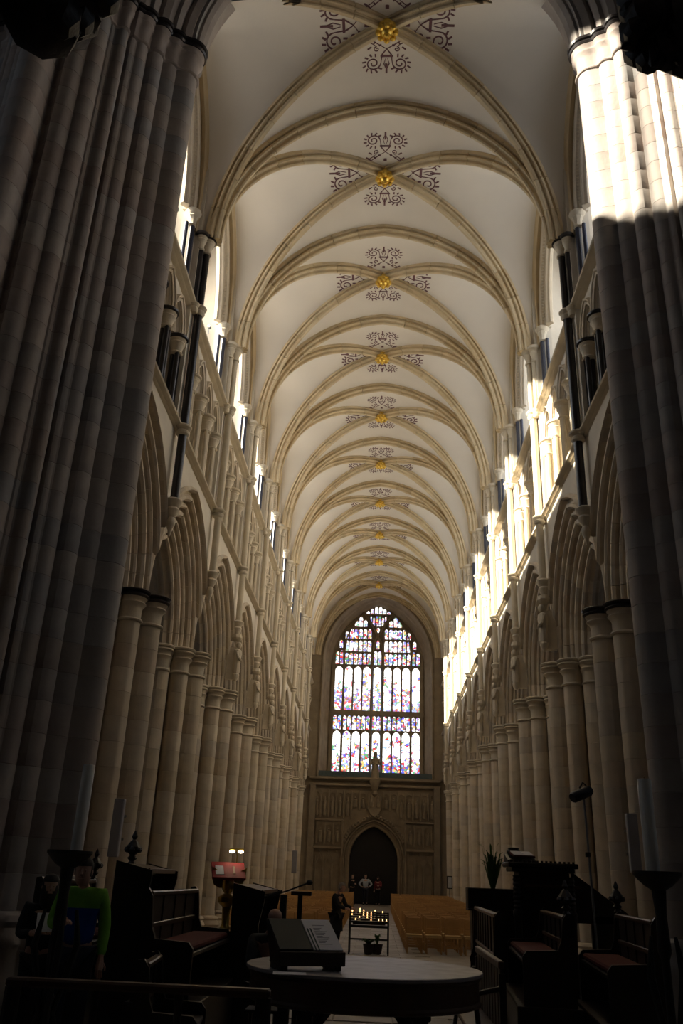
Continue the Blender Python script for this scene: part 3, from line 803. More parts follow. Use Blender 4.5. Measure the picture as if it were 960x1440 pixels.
YG = YW+2.3
win = emp('window_1', kind='structure')
GL_F = stained('stained_glass_figures', 1, .50, (8.6, 11.4)); GL_F2 = stained('stained_glass_upper_figures', .95, .52, (12.9, 15.9)); GL_C = stained('stained_glass_colour', 1, .36); GL_P = stained('stained_glass_pale', .9, .46)
cell_n = 0
def cell(x0, x1, z0, z1, matg, shape='lancet', fr=.055, head=None):
    fr = max(fr, .036)
    """one light: cusped head opening framed in stone, with its pane of glass"""
    w_ = x1-x0; xc = (x0+x1)/2; a = fr
    h = head if head else w_*.5
    hw = w_/2-a; zs = z1-a-h
    inner = [(xc-hw, z0+a)]+pointed(xc, hw, zs, h, 6)+[(xc+hw, z0+a)]
    n = len(inner); outer = []
    for i, (u, z) in enumerate(inner):
        if i == 0: outer.append((x0, z0))
        elif i == n-1: outer.append((x1, z0))
        else:
            k = (i-1)/(n-3)
            if k < .25: outer.append((x0, zs+(z1-zs)*k/.25))
            elif k > .75: outer.append((x1, zs+(z1-zs)*(1-k)/.25))
            else: outer.append((x0+(x1-x0)*(k-.25)/.5, z1))
    m_ = MB(); R = [[(u, YG-.0, z) for u, z in outer], [(u, YG-.16, z) for u, z in outer], [(u, YG-.16, z) for u, z in inner], [(u, YG, z) for u, z in inner]]
    m_.rings(R, closed=True); f = ob('tracery_frame', m_.mesh('tracery_frame', M_WEST), win)
    m_ = MB(); m_.add([(u, YG-.04, z) for u, z in inner]+[(u, YG-.02, z) for u, z in inner], [tuple(range(n)), tuple(range(2*n-1, n-1, -1))]+[(i, i+n, (i+1) % n+n, (i+1) % n) for i in range(n)])
    ob('pane', m_.mesh('pane', matg), f)
LX = [-2.74, -2.05, -1.40, -.75, 0, .75, 1.40, 2.05, 2.74]; LW = .32
def arch_z(x, hw=3.12, zs=15.9, ap=20.5):
    x = abs(x); r = ap-zs; x0 = (r*r-hw*hw)/(2*hw); R = hw+x0
    return zs+sqrt(max(0, R*R-(x+x0)**2)) if x < hw else zs
for x in LX:
    cell(x-LW, x+LW, 8.35, 11.3, GL_F)
    cell(x-LW, x, 11.3, 12.35, GL_C, fr=.03); cell(x, x+LW, 11.3, 12.35, GL_C, fr=.03)
    cell(x-LW, x+LW, 12.62, 15.85, GL_F2)
# tracery rows over the two groups of three, plus tall side and middle lights
rows_ = [(15.9, 16.82, GL_C), (16.86, 17.75, GL_P), (17.8, 18.62, GL_C), (18.7, 19.65, GL_P)]
for g in (-1, 1):
    for (z0, z1, m_) in rows_:
        for k in range(6):
            xa, xb = .45+k*.325, .45+(k+1)*.325
            if z0 > 18.6 and k in (0,): continue
            top = min(z1, arch_z(xb)-.08)
            if top-z0 < .3: continue
            if z0 > 18.6: top = min(top, 19.0+.25*(2.6-abs(k-2.5)))
            x0_, x1_ = sorted((g*xa, g*xb)); cell(x0_, x1_, z0, top, m_, fr=.028)
    for xa, xb, z0, z1 in ((2.42, 2.74, 15.9, 17.0), (2.74, 3.05, 15.9, 16.9), (2.5, 2.8, 17.1, 17.75)):
        x0_, x1_ = sorted((g*xa, g*xb)); cell(x0_, x1_, z0, z1, GL_C, fr=.03)
cell(-.3, 0, 15.9, 17.0, GL_P, fr=.03); cell(0, .3, 15.9, 17.0, GL_P, fr=.03); cell(-.14, .14, 17.05, 17.8, GL_P, fr=.03)
for xa, xb, z0, z1 in ((-.14,.14,18.25,18.75),(-.45,-.22,18.8,19.5),(-.22,0,18.75,19.62),(0,.22,18.75,19.62),(.22,.45,18.8,19.5),(-.62,-.45,19.1,19.6),(.45,.62,19.1,19.6)):
    cell(xa, xb, z0, z1, GL_C if abs(xa+xb) < .5 else GL_P, fr=.025)
for k in range(6):
    xa = -.9+k*.3; zt = min(20.36, arch_z(max(abs(xa), abs(xa+.3)))-.04); cell(xa, xa+.3, 19.68, zt, GL_P, fr=.028)
# heavy mullions, transom and the crossing bars of the head
mb = MB()
for x, wd in ((-3.16,.10),(-2.395,.075),(-.41,.075),(.41,.075),(2.395,.075),(3.16,.10)):
    mb.box(x-wd, YG-.3, 8.2, x+wd, YG+.05, 16.2)
for x in (-1.725,-1.075,1.725,1.075): mb.box(x-.04, YG-.24, 8.2, x+.04, YG+.02, 16.0)
mb.box(-3.3, YG-.32, 12.33, 3.3, YG+.03, 12.64); mb.box(-3.3, YG-.25, 8.1, 3.3, YG+.05, 8.38)
ob('mullion', mb.mesh('mullion', M_WEST), win)
mb = MB()
def bar(pts, r): mb.tube([(x, YG-.12, z) for x, z in pts], r, 6)
for g in (-1, 1):
    bar([(g*.41,15.9),(g*.34,16.9),(g*.2,17.6),(0,18.05),(-g*.3,18.6),(-g*.62,19.15),(-g*.95,19.6),(-g*1.35,20.05)], .11)
    bar([(g*2.4,15.9),(g*2.43,16.8),(g*2.3,17.7)], .09)
    bar([(g*2.4,17.1),(g*2.25,17.9),(g*1.95,18.6),(g*1.5,19.35),(g*1.1,19.72)], .05)
    for z in (16.84, 17.78, 18.66): bar([(g*.3,z),(g*2.75,z)], .04)
bar([(-1.0,19.66),(1.0,19.66)], .05); bar([(-.42,18.7),(.42,18.7)], .04)
ob('tracery_bar', mb.mesh('tracery_bar', M_WEST, True), win)
# solid masonry between the lights and the arch
mb = MB(); cu2 = pointed(0, 3.12, 15.9, 4.6, 24)
arch_plate(mb, cu2, -3.6, 3.6, 21.3, YG-.2, YG+.15, FY); mb.box(-3.6, YG-.2, 7.9, -3.14, YG+.15, 15.9); mb.box(3.14, YG-.2, 7.9, 3.6, YG+.15, 15.9)
mb.box(-3.5, YG+.03, 15.9, 3.5, YG+.15, 20.9)  # backing slab added behind the head lights to block sky in the gaps
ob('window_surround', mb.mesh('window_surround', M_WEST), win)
# statue on a pedestal before the middle light
st = emp('statue', (0, YW+.2, 0), label='small stone statue on a bracket below the middle of the great window', cat='statue')
mb = MB(); mb.lathe([(.05,6.7),(.2,6.9),(.14,7.1),(.28,7.4),(.38,7.7),(.4,7.85),(.3,7.9)], 0, -.15, 0, 10); ob('bracket', mb.mesh('bracket', M_WEST, True), st)
mb = MB(); mb.lathe([(.28,7.9),(.26,8.3),(.22,8.8),(.25,9.1),(.1,9.25),(.13,9.4),(.11,9.55),(.03,9.62)], 0, -.15, 0, 12); mb.tube([(.2,-.15,9.1),(.3,-.25,8.8),(.1,-.4,8.75)], .07); mb.tube([(-.2,-.15,9.1),(-.3,-.25,8.8),(-.1,-.4,8.75)], .07)
ob('figure', mb.mesh('figure', M_WEST, True), st)
# blind panelling: niches, gables
pn = ob('panelling', None, ww)
def niche(x, z0, z1, wd, gable=False):
    m_ = MB(); y = YW+.25
    for s in (-1, 1): m_.box(x+s*wd*.5-.03, y-.14, z0, x+s*wd*.5+.03, y+.02, z1, .01)
    cu = pointed(x, wd*.5-.03, z1-wd*.9, wd*.55, 5); arch_plate(m_, cu, x-wd*.5, x+wd*.5, z1, y-.1, y+.01, FY)
    if gable:
        m_.add([(x-wd*.5, y-.16, z1-.35), (x, y-.16, z1+.25), (x+wd*.5, y-.16, z1-.35), (x+wd*.36, y-.16, z1-.42), (x, y-.16, z1+.02), (x-wd*.36, y-.16, z1-.42),
                (x-wd*.5, y, z1-.35), (x, y, z1+.25), (x+wd*.5, y, z1-.35), (x+wd*.36, y, z1-.42), (x, y, z1+.02), (x-wd*.36, y, z1-.42)],
               [(0,1,4,5),(1,2,3,4),(0,6,7,1),(1,7,8,2),(5,4,10,11),(4,3,9,10)])
        m_.ball((x, y-.12, z1+.3), .07, 6, 4)
    return m_.mesh('niche', M_WEST)
def canopy_figure(x, z0, z1):
    m_ = MB(); m_.lathe([(.1,z0),(.13,z0+.1),(.11,z0+.5*(z1-z0)),(.12,z0+.7*(z1-z0)),(.05,z0+.78*(z1-z0)),(.07,z0+.86*(z1-z0)),(.02,z0+.95*(z1-z0))], x, YW+.2, 0, 8)
    return m_.mesh('niche_figure', M_WEST, True)
for s in (-1, 1):
    for k in range(7):
        x = s*(.75+k*.5)
        zb = 5.35 if abs(x) > 1.6 else 5.9
        ob('niche', niche(x, zb, 7.1, .46), pn); ob('niche_figure', canopy_figure(x, zb+.15, 6.75), pn)
    for k in range(3):
        x = s*(2.35+k*.55); ob('niche', niche(x, 3.75, 5.15, .5), pn); ob('niche_figure', canopy_figure(x, 3.9, 4.8), pn)
        ob('niche', niche(x, .35, 3.05, .5, True), pn)
        ob('niche_shaft', None, pn) if False else None
    m_ = MB(); m_.box(s*1.98, YW+.02, 3.5, s*4.1, YW+.3, 3.62, .02); m_.box(s*1.98, YW+.02, 5.18, s*4.1, YW+.3, 5.28, .02); m_.box(s*3.85,YW-.05,0,s*4.25,YW+.3,7.4,.04); m_.box(s*1.95,YW+.0,0,s*2.07,YW+.3,5.2,.02)
    ob('panel_rail', m_.mesh('panel_rail', M_WEST), pn)
# shield over the door
mb = MB(); mb.prism([(-.45,6.9),(.45,6.9),(.42,6.0),(.25,5.65),(0,5.5),(-.25,5.65),(-.42,6.0)], lambda a, b, d: (a, d, b), YW+.0, YW+.2)
for a in (-.2, .2): mb.lathe([(.12,6.1),(.14,6.4),(.08,6.6),(.1,6.75),(.03,6.85)], a, YW+.0, 0, 8)
ob('carved_panel', mb.mesh('carved_panel', M_WEST), ww)
# west door
dr = emp('door_1', kind='structure')
mb = MB(); cd = pointed(0, 1.55, 2.9, 2.05, 16)
full = [(-1.55, .35)]+cd+[(1.55, .35)]
def sweep2(mb_, curve, prof):
    rows = []
    for d, v in prof:
        rows.append([(u*(1.55+d)/1.55, v, .35+(z-.35)*(4.6+d)/4.6) for u, z in curve])
    mb_.rings(rows, closed=False)
sweep2(mb, full, [(-.03,YW+.8),(0,YW+.5),(.05,YW+.42),(.08,YW+.3),(.13,YW+.34),(.17,YW+.2),(.24,YW+.15),(.27,YW+.25),(.31,YW+.1),(.38,YW+.08),(.42,YW+.25)])
arch_plate(mb, cd, -1.8, 1.8, 5.3, YW+.3, YW+.6, FY)
mb.box(-1.8, YW+.3, 0, -1.55, YW+.6, 2.9); mb.box(1.8, YW+.3, 0, 1.55, YW+.6, 2.9)
ob('door_frame', mb.mesh('door_frame', M_WEST, True, 30), dr)
mb = MB()   # crocketed hood
pts = [(u*1.3, .35+(z-.35)*1.12) for u, z in cd[4:-4]]; mb.tube([(u, YW+.12, z) for u, z in pts], .06, 6)
for u, z in pts[::1]: mb.ball((u*1.03, YW+.1, z+.1), .1, 6, 4)
ob('crocketed_hood', mb.mesh('crocketed_hood', M_WEST, True), dr)
lf = ob('door_leaf', None, dr)
for k in range(10):
    x0 = -1.55+k*.31; zt = lambda x: (2.9 + sqrt(max(0, (1.55+.58)**2-(abs(x)+.58)**2)))
    mb = MB(); a, b = x0+.01, x0+.30
    mb.prism([(a, .35), (b, .35), (b, min(4.95, zt(b))), (a, min(4.95, zt(a)))], lambda p, q, d: (p, d, q), YW+.72, YW+.78)
    ob('plank', mb.mesh('plank', M_DOOR), lf)
mb = MB(); mb.box(-1.8, YW+.78, 0, 1.8, YW+.84, 5.2)
for z in (1.2, 2.4, 3.4): mb.box(-1.5, YW+.68, z, 1.5, YW+.73, z+.08)
mb.box(-.05, YW+.66, .35, .05, YW+.73, 4.9)
ob('door_ledge', mb.mesh('door_ledge', M_DOOR), lf)
# ------------------------------------------------------------------ floor
def fz(y): return 0 if y < 28 else (min(y, 58)-28)/30*.36
mb = MB()
ys = [-6, 4, 12, 28, 58, 59.5]
for a, b in zip(ys[:-1], ys[1:]):
    z0, z1 = fz(a)-.012, fz(b)-.012
    mb.add([(-15, a, z0), (15, a, z0), (15, b, z1), (-15, b, z1), (-15, a, -.4), (15, a, -.4), (15, b, -.4), (-15, b, -.4)], [(0,1,2,3), (7,6,5,4), (0,4,5,1), (2,6,7,3)])
fl = ob('floor', mb.mesh('floor', M_FLAG)); tag(fl, kind='structure')
def flag_mesh(wx, wy):
    m_ = MB(); m_.box(-wx/2, -wy/2, -.03, wx/2, wy/2, 0, .006); return m_.mesh('flagstone', M_FLAG)
F1 = flag_mesh(.79, .59); F2 = flag_mesh(.99, .69)
for r in range(44):
    y = 13.5+r*.6
    if y > 40: break
    for k in range(4 if r % 2 else 3):
        x = (k-1.5)*.8 if r % 2 else (k-1)*.8
        ob('flagstone', F1, fl, (x, y, fz(y)), rot=(.012 if y > 28 else 0, 0, 0))
for r in range(11):
    for k in range(8): ob('flagstone', F2, fl, ((k-3.5)*1.0+(.5 if r % 2 else 0), 5+r*.7, 0))
# ------------------------------------------------------------------ people
def skin_mesh(name, nodes, edges, m, sub=1, root=0):
    me = bpy.data.meshes.new('t'); me.from_pydata([n[0] for n in nodes], edges, [])
    o = bpy.data.objects.new('t', me); COL.objects.link(o)
    sk = o.modifiers.new('s', 'SKIN'); sk.use_smooth_shade = True
    for i, n in enumerate(nodes):
        v = me.skin_vertices[0].data[i]; r = n[1]; v.radius = r if isinstance(r, tuple) else (r, r); v.use_root = (i == root)
    ss = o.modifiers.new('u', 'SUBSURF'); ss.levels = sub; ss.render_levels = sub
    dg = bpy.context.evaluated_depsgraph_get(); res = bpy.data.meshes.new_from_object(o.evaluated_get(dg)); res.name = name
    bpy.data.objects.remove(o); bpy.data.meshes.remove(me)
    res.materials.clear(); res.materials.append(m)
    for p in res.polygons: p.use_smooth = True
    return res
def person(name_label, loc, rz, H=1.75, top=M_BLACKC, low=M_JEAN, hair=M_HAIR, arms=('down','down'), seated=False, coat=0.0, bend=0.0, head_tilt=0.0, long_hair=False, bald=False, fine=True, group=None, lower_band=None):
    s = H/1.75; V = lambda x, y, z: Vector((x*s, y*s, z*s))
    r = emp('person', loc, rz, label=name_label, cat='person', group=group)
    zh = .93 if not seated else .50
    dz = zh-.93
    J = dict(pel=V(0,0,.95+dz), wst=V(0,-.0+bend*.1,1.10+dz), chs=V(0,.01-bend*.25,1.30+dz), nk=V(0,.02-bend*.38,1.47+dz), hd=V(0,-.015-bend*.45-head_tilt*.05,1.56+dz))
    head_c = V(0,-.03-bend*.5-head_tilt*.08,1.635+dz-head_tilt*.02)
    n = [(J['pel'], (.15*s,.115*s)), (J['wst'], (.135*s,.10*s)), (J['chs'], (.155*s,.11*s)), (J['nk'], .055*s), (J['hd'], .05*s)]
    e = [(0,1),(1,2),(2,3),(3,4)]
    top_n = list(n[:3])+[(V(0,.02-bend*.34,1.42+dz), .085*s)]; top_e = [(0,1),(1,2),(2,3)]
    top_n = [(p, (q[0]*1.16, q[1]*1.2) if isinstance(q, tuple) else q*1.1) for p, q in top_n]
    hands = []
    for sd, mode in zip((-1, 1), arms):
        sh = V(sd*.19,.0-bend*.3,1.415+dz)
        if mode == 'down': el, wr, hd_ = V(sd*.24,.02,1.13+dz), V(sd*.25,-.06,.87+dz), V(sd*.25,-.08,.78+dz)
        elif mode == 'front': el, wr, hd_ = V(sd*.24,-.06,1.15+dz), V(sd*.12,-.30,1.18+dz), V(sd*.06,-.37,1.20+dz)
        elif mode == 'reach': el, wr, hd_ = V(sd*.22,-.18,1.16+dz), V(sd*.17,-.42,1.10+dz), V(sd*.15,-.50,1.08+dz)
        elif mode == 'hip': el, wr, hd_ = V(sd*.40,.04,1.17+dz), V(sd*.23,-.08,1.02+dz), V(sd*.17,-.11,1.0+dz)
        elif mode == 'face': el, wr, hd_ = V(sd*.24,-.16,1.20+dz), V(sd*.12,-.26,1.42+dz), V(sd*.08,-.24,1.50+dz)
        k = len(n); n += [(sh, .062*s), (el, .046*s), (wr, .030*s)]; e += [(2,k),(k,k+1),(k+1,k+2)]
        k2 = len(top_n); top_n += [(sh, .08*s), (el, .062*s), (wr.lerp(el, .08), .044*s)]; top_e += [(2,k2),(k2,k2+1),(k2+1,k2+2)]
        hands.append((wr, hd_, sd))
    leg_n = [(V(0,0,.97+dz), (.168*s,.135*s))]; leg_e = []
    feet = []
    for sd in (-1, 1):
        hp = V(sd*.09,0,.90+dz)
        if seated: kn, an, to = V(sd*.12,-.42,.50), V(sd*.12,-.44,.10), V(sd*.13,-.60,.05)
        else: kn, an, to = V(sd*.10,-.02,.49), V(sd*.10,.03,.09), V(sd*.12,-.12,.04)
        k = len(n); n += [(hp, .088*s), (kn, .056*s), (an, .036*s), (to, (.04*s,.025*s))]; e += [(0,k),(k,k+1),(k+1,k+2),(k+2,k+3)]
        k2 = len(leg_n); leg_n += [(hp, .112*s), (kn, .075*s), (an+V(0,0,.01), .058*s)]; leg_e += [(0,k2),(k2,k2+1),(k2+1,k2+2)]
        feet.append((an, to))
    body = skin_mesh('body', n, e, M_SKIN, 1)
    # hands and head joined into the one body mesh
    mb = MB()
    for wr, hd_, sd in hands:
        d = (hd_-wr).normalized(); a = d.cross(Vector((0,0,1))); a = a.normalized() if a.length > .1 else Vector((1,0,0)); b = d.cross(a)
        mb.tube([wr-d*.02*s, wr+d*.02*s, wr+d*.06*s, wr+d*.09*s], [.026*s,.034*s,.040*s,.034*s], 8)
        if fine:
            for q in range(4):
                o_ = a*((q-1.5)*.018*s); L_ = (.07,.08,.075,.058)[q]*s; curl = b*(.02*s)
                p0 = wr+d*.085*s+o_; mb.tube([p0, p0+d*L_*.5+curl*.3, p0+d*L_*.8+curl*1.2, p0+d*L_*.85+curl*2], [.0095*s,.009*s,.008*s,.006*s], 6)
            p0 = wr+d*.03*s-a*.03*s*sd; mb.tube([p0, p0+d*.03*s-a*.02*s*sd+b*.01, p0+d*.06*s-a*.022*s*sd+b*.02], [.012*s,.010*s,.008*s], 6)
    hs = s
    prof = [(.012,-.125),(.045,-.118),(.062,-.095),(.072,-.06),(.076,-.02),(.079,.02),(.078,.055),(.066,.09),(.042,.112),(.01,.12)]
    o0 = len(mb.v); mb.lathe([(a*hs, b*hs) for a, b in prof], head_c.x, head_c.y, head_c.z, 14, 1, 1.18)
    hx, hy, hz = head_c
    mb.tube([(hx, hy-.086*hs, hz+.025*hs), (hx, hy-.108*hs, hz-.022*hs), (hx, hy-.088*hs, hz-.032*hs)], [.009*hs,.016*hs,.010*hs], 6)   # nose
    for sd in (-1, 1):
        mb.ball((hx+sd*.078*hs, hy, hz-.005*hs), .026*hs, 8, 5, 1.2, .45, .8)    # ears
        mb.ball((hx+sd*.03*hs, hy-.083*hs, hz+.012*hs), .012*hs, 6, 4)         # eyes
    mb.tube([(hx-.026*hs, hy-.083*hs, hz-.062*hs), (hx, hy-.089*hs, hz-.060*hs), (hx+.026*hs, hy-.083*hs, hz-.062*hs)], .006*hs, 5)
    ex = mb.mesh('x', M_SKIN, True)
    bm = bmesh.new(); bm.from_mesh(body); bm.from_mesh(ex); bm.to_mesh(body); bm.free(); bpy.data.meshes.remove(ex)
    for p in body.polygons: p.use_smooth = True
    ob('body', body, r)
    tm = skin_mesh('jacket', top_n, top_e, top, 2 if lower_band is not None else 1)
    if lower_band is not None:
        tm.materials.append(lower_band)
        bm = bmesh.new(); bm.from_mesh(tm)
        for co, no in (((0,0,(1.30+dz)*s),(0,0,1)), ((.185*s,0,0),(1,0,0)), ((-.185*s,0,0),(1,0,0))):
            bmesh.ops.bisect_plane(bm, geom=list(bm.verts)+list(bm.edges)+list(bm.faces), plane_co=co, plane_no=no, dist=1e-5)
        bm.to_mesh(tm); bm.free()
        for p in tm.polygons:
            p.use_smooth = True
            c = p.center
            if c.z < (1.30+dz)*s and abs(c.x) < .185*s: p.material_index = 1
    ob('jacket', tm, r)
    ob('trousers', skin_mesh('trousers', leg_n, leg_e, low, 1), r)
    if coat > 0:
        mb = MB(); mb.lathe([(.17*s, .0),(.20*s,-.25*coat),(.23*s,-.5*coat),(.225*s,-.5*coat),(.13*s,0)], 0, 0, (1.05+dz)*s, 14, 1, .8); ob('coat_skirt', mb.mesh('coat_skirt', top, True), r)
    mb = MB()
    for an, to in feet: mb.tube([an+V(0,.05,-.04), an+V(0,-.02,-.04), to+V(0,.02,0), to+V(0,-.06,-.005)], [.04*s,.048*s,.042*s,.026*s], 8)
    ob('shoes', mb.mesh('shoes', M_BLACKC, True), r)
    mb = MB()
    if bald: hp = [(.083,-.03),(.086,.0),(.084,.02),(.075,.02)]
    elif long_hair: hp = [(.06,-.22),(.09,-.15),(.092,-.05),(.09,.03),(.085,.075),(.065,.11),(.035,.13),(.005,.135)]
    else: hp = [(.07,-.05),(.086,-.03),(.088,.02),(.086,.06),(.07,.10),(.04,.125),(.005,.132)]
    mb.lathe([(a*hs, b*hs) for a, b in hp], hx, hy+.018*hs, hz, 14, 1, 1.12)
    if not bald: mb.lathe([(.06*hs,.045*hs),(.083*hs,.055*hs),(.082*hs,.085*hs),(.06*hs,.12*hs),(.01*hs,.135*hs)], hx, hy-.012*hs, hz, 14, 1, 1.12)
    ob('hair', mb.mesh('hair', hair, True), r)
    return r

# ------------------------------------------------------------------ chairs in two blocks
def chair_mesh_parts(lod):
    d = {}
    m_ = MB(); m_.box(-.21,-.21,.43,.21,.21,.46,.008); m_.box(-.215,-.215,.39,.215,-.19,.43); d['seat'] = m_.mesh('seat', M_SEAT)
    m_ = MB()
    m_.box(-.215,.19,.62,.215,.215,.86,.008); m_.box(-.21,.195,.47,.21,.21,.60,.004); d['backrest'] = m_.mesh('backrest', M_CHAIR)
    m_ = MB(); m_.box(-.018,-.018,0,.018,.018,.43,.004); d['leg'] = m_.mesh('leg', M_CHAIR)
    m_ = MB(); m_.box(-.02,-.018,0,.02,.018,.88,.004); d['post'] = m_.mesh('leg', M_CHAIR)
    m_ = MB(); m_.box(-.2,-.205,.15,.2,-.19,.18); m_.box(-.2,.19,.15,.2,.205,.18); m_.box(-.21,-.2,.2,-.195,.2,.23); m_.box(.195,-.2,.2,.21,.2,.23); d['stretcher'] = m_.mesh('stretcher', M_CHAIR)
    m_ = MB()
    for s1 in (-1, 1):
        m_.box(s1*.2-.018,-.21,0,s1*.2+.018,-.17,.43); m_.box(s1*.2-.018,.18,0,s1*.2+.018,.22,.88)
    m_.box(-.215,.19,.47,.215,.215,.86); m_.k = 1; m_.box(-.21,-.21,.42,.21,.21,.46); d['far'] = m_.mesh('nave_chair', [M_CHAIR, M_SEAT])
    return d
CHM = chair_mesh_parts(0)
NTH = ['first','second','third','fourth','fifth','sixth','seventh','eighth','ninth','tenth','eleventh','twelfth','thirteenth','fourteenth','fifteenth','sixteenth','seventeenth','eighteenth','nineteenth','twentieth','twenty-first','twenty-second','twenty-third','twenty-fourth','twenty-fifth']
for side, word in ((-1, 'left'), (1, 'right')):
    for row in range(25):
        y = 25.6+row*1.02; z = fz(y)
        for k in range(6):
            x = side*(1.22+k*.52)
            lab = 'beech chair, %s block, %s row, %s seat from the aisle' % (word, NTH[row], NTH[k])
            if row < 5:
                c = emp('nave_chair', (x, y, z), label=lab, cat='chair', group='rows of nave chairs, %s block' % word)
                ob('seat', CHM['seat'], c); ob('backrest', CHM['backrest'], c); ob('stretcher', CHM['stretcher'], c)
                for s1 in (-1, 1): ob('leg', CHM['leg'], c, (s1*.195,-.19,0)); ob('leg', CHM['post'], c, (s1*.195,.2,0))
            else:
                tag(ob('nave_chair', CHM['far'], None, (x, y, z)), lab, 'chair', 'rows of nave chairs, %s block' % word)

# ------------------------------------------------------------------ candle stand with votive lights
cs = emp('votive_stand', (0, 24.6, 0), label='black iron stand of small candles in the centre aisle', cat='candle stand')
mb = MB()
for k in range(5):
    yy = -.28+k*.14; zz = .76+k*.05; mb.box(-.52, yy-.06, zz-.02, .52, yy+.06, zz, .003)
    mb.box(-.52, yy-.07, zz-.03, .52, yy-.06, zz+.015)
ob('tray', mb.mesh('tray', M_IRON), cs)
for s1 in (-1, 1):
    for s2 in (-1, 1):
        mb = MB(); mb.box(s1*.5-.02, s2*.3-.02, 0, s1*.5+.02, s2*.3+.02, .76+(.2 if s2 > 0 else 0)); ob('leg', mb.mesh('leg', M_IRON), cs)
mb = MB(); mb.box(-.5,-.31,.62,.5,-.28,.68); mb.box(-.5,.28,.3,.5,.31,.34); mb.box(-.52,-.3,.62,-.48,.3,.66); mb.box(.48,-.3,.62,.52,.3,.66); ob('crossbar', mb.mesh('crossbar', M_IRON), cs)
mb = MB(); mb.box(-.42,-.3,.69,.42,-.29,.74); ob('donation_plate', mb.mesh('donation_plate', M_WOODL), cs)
mb = MB(); mb.lathe([(.026,0),(.03,.035),(.026,.036),(.022,.02)], 0, 0, 0, 10); TL = mb.mesh('votive_candle', M_WAX, True)
mb = MB(); mb.lathe([(.003,.03),(.009,.04),(.010,.05),(.005,.062),(.001,.075)], 0, 0, 0, 8); FLM = mb.mesh('flame', M_FLAME, True)
mb = MB(); mb.lathe([(.02,0),(.02,.06)], 0, 0, 0, 10); TLT = mb.mesh('votive_candle', M_WAX, True)
rc = random.Random(3)
for k in range(5):
    for j in range(10):
        if rc.random() < .28: continue
        tall = (k >= 3 and rc.random() < .25); lit = rc.random() < .5
        x, y, z = -.45+j*.1, 24.6-.28+k*.14, .76+k*.05
        o = ob('votive_candle', TLT if tall else TL, None, (x, y, z+.001))
        tag(o, ('lit tall candle' if tall else 'lit small candle' if lit else 'unlit small candle')+', %s place from the left, %s tray of the votive stand' % (NTH[j], NTH[k]), 'candle', 'candles on the votive stand')
        if lit or tall: ob('flame', FLM, o, (0, 0, .03 if tall else 0))
def leafy(name, x, y, z, n, r, h, lab, tall=False, seed=1):
    rr = random.Random(seed); p = emp(name, (x, y, z), label=lab, cat='plant')
    mb = MB(); mb.lathe([(.07,0),(.11,.02),(.14,.2),(.15,.24),(.12,.24),(.11,.2)], 0, 0, 0, 12); ob('pot', mb.mesh('pot', M_POT, True), p)
    for i in range(n):
        a = rr.random()*6.28; L_ = h*rr.uniform(.6,1); out = r*rr.uniform(.3,1); mb = MB(); wd = .018 if tall else .035
        pts = [(0,0,.2), (out*.4*cos(a), out*.4*sin(a), .2+L_*.5), (out*.8*cos(a), out*.8*sin(a), .2+L_*(1 if tall else .75)), (out*1.1*cos(a), out*1.1*sin(a), .2+L_*(1.05 if tall else .55))]
        rows = []
        for j, q in enumerate(pts):
            w_ = wd*(.6,1,.8,.05)[j]; rows.append([(q[0]-w_*sin(a), q[1]+w_*cos(a), q[2]), (q[0], q[1], q[2]-.006), (q[0]+w_*sin(a), q[1]-w_*cos(a), q[2])])
        mb.rings(rows, closed=False); ob('leaf', mb.mesh('leaf', M_LEAF, True), p)
    return p
leafy('potted_plant', 0.0, 24.5, 0, 22, .25, .22, 'small potted plant on the floor under the votive stand', seed=2)
leafy('potted_plant', .22, 24.58, .0, 10, .1, .4, 'dark pot with drooping leaves behind the one under the votive stand', seed=4)

# people of the nave
person('person in a long black coat with grey hair lighting a candle at the votive stand', (-.87, 24.75, 0), radians(62), 1.66, M_BLACKC, M_BLACKC, M_GHAIR, ('reach','reach'), coat=1.0, bend=.15, head_tilt=.6)
yd = 57.2; zd = fz(yd)
person('person in a dark coat standing left before the west door', (-1.25, yd, zd), 0.3, 1.7, M_BLACKC, M_BLACKC, arms=('down','front'), fine=False)
person('person in a pale shirt with hands on hips before the west door', (-.45, yd, zd), 0, 1.74, M_SHIRT, M_JEAN, arms=('hip','hip'), fine=False)
person('person in a dark red top standing right before the west door', (.33, yd, zd), -.3, 1.62, M_REDC, M_BLACKC, arms=('down','front'), long_hair=True, fine=False)

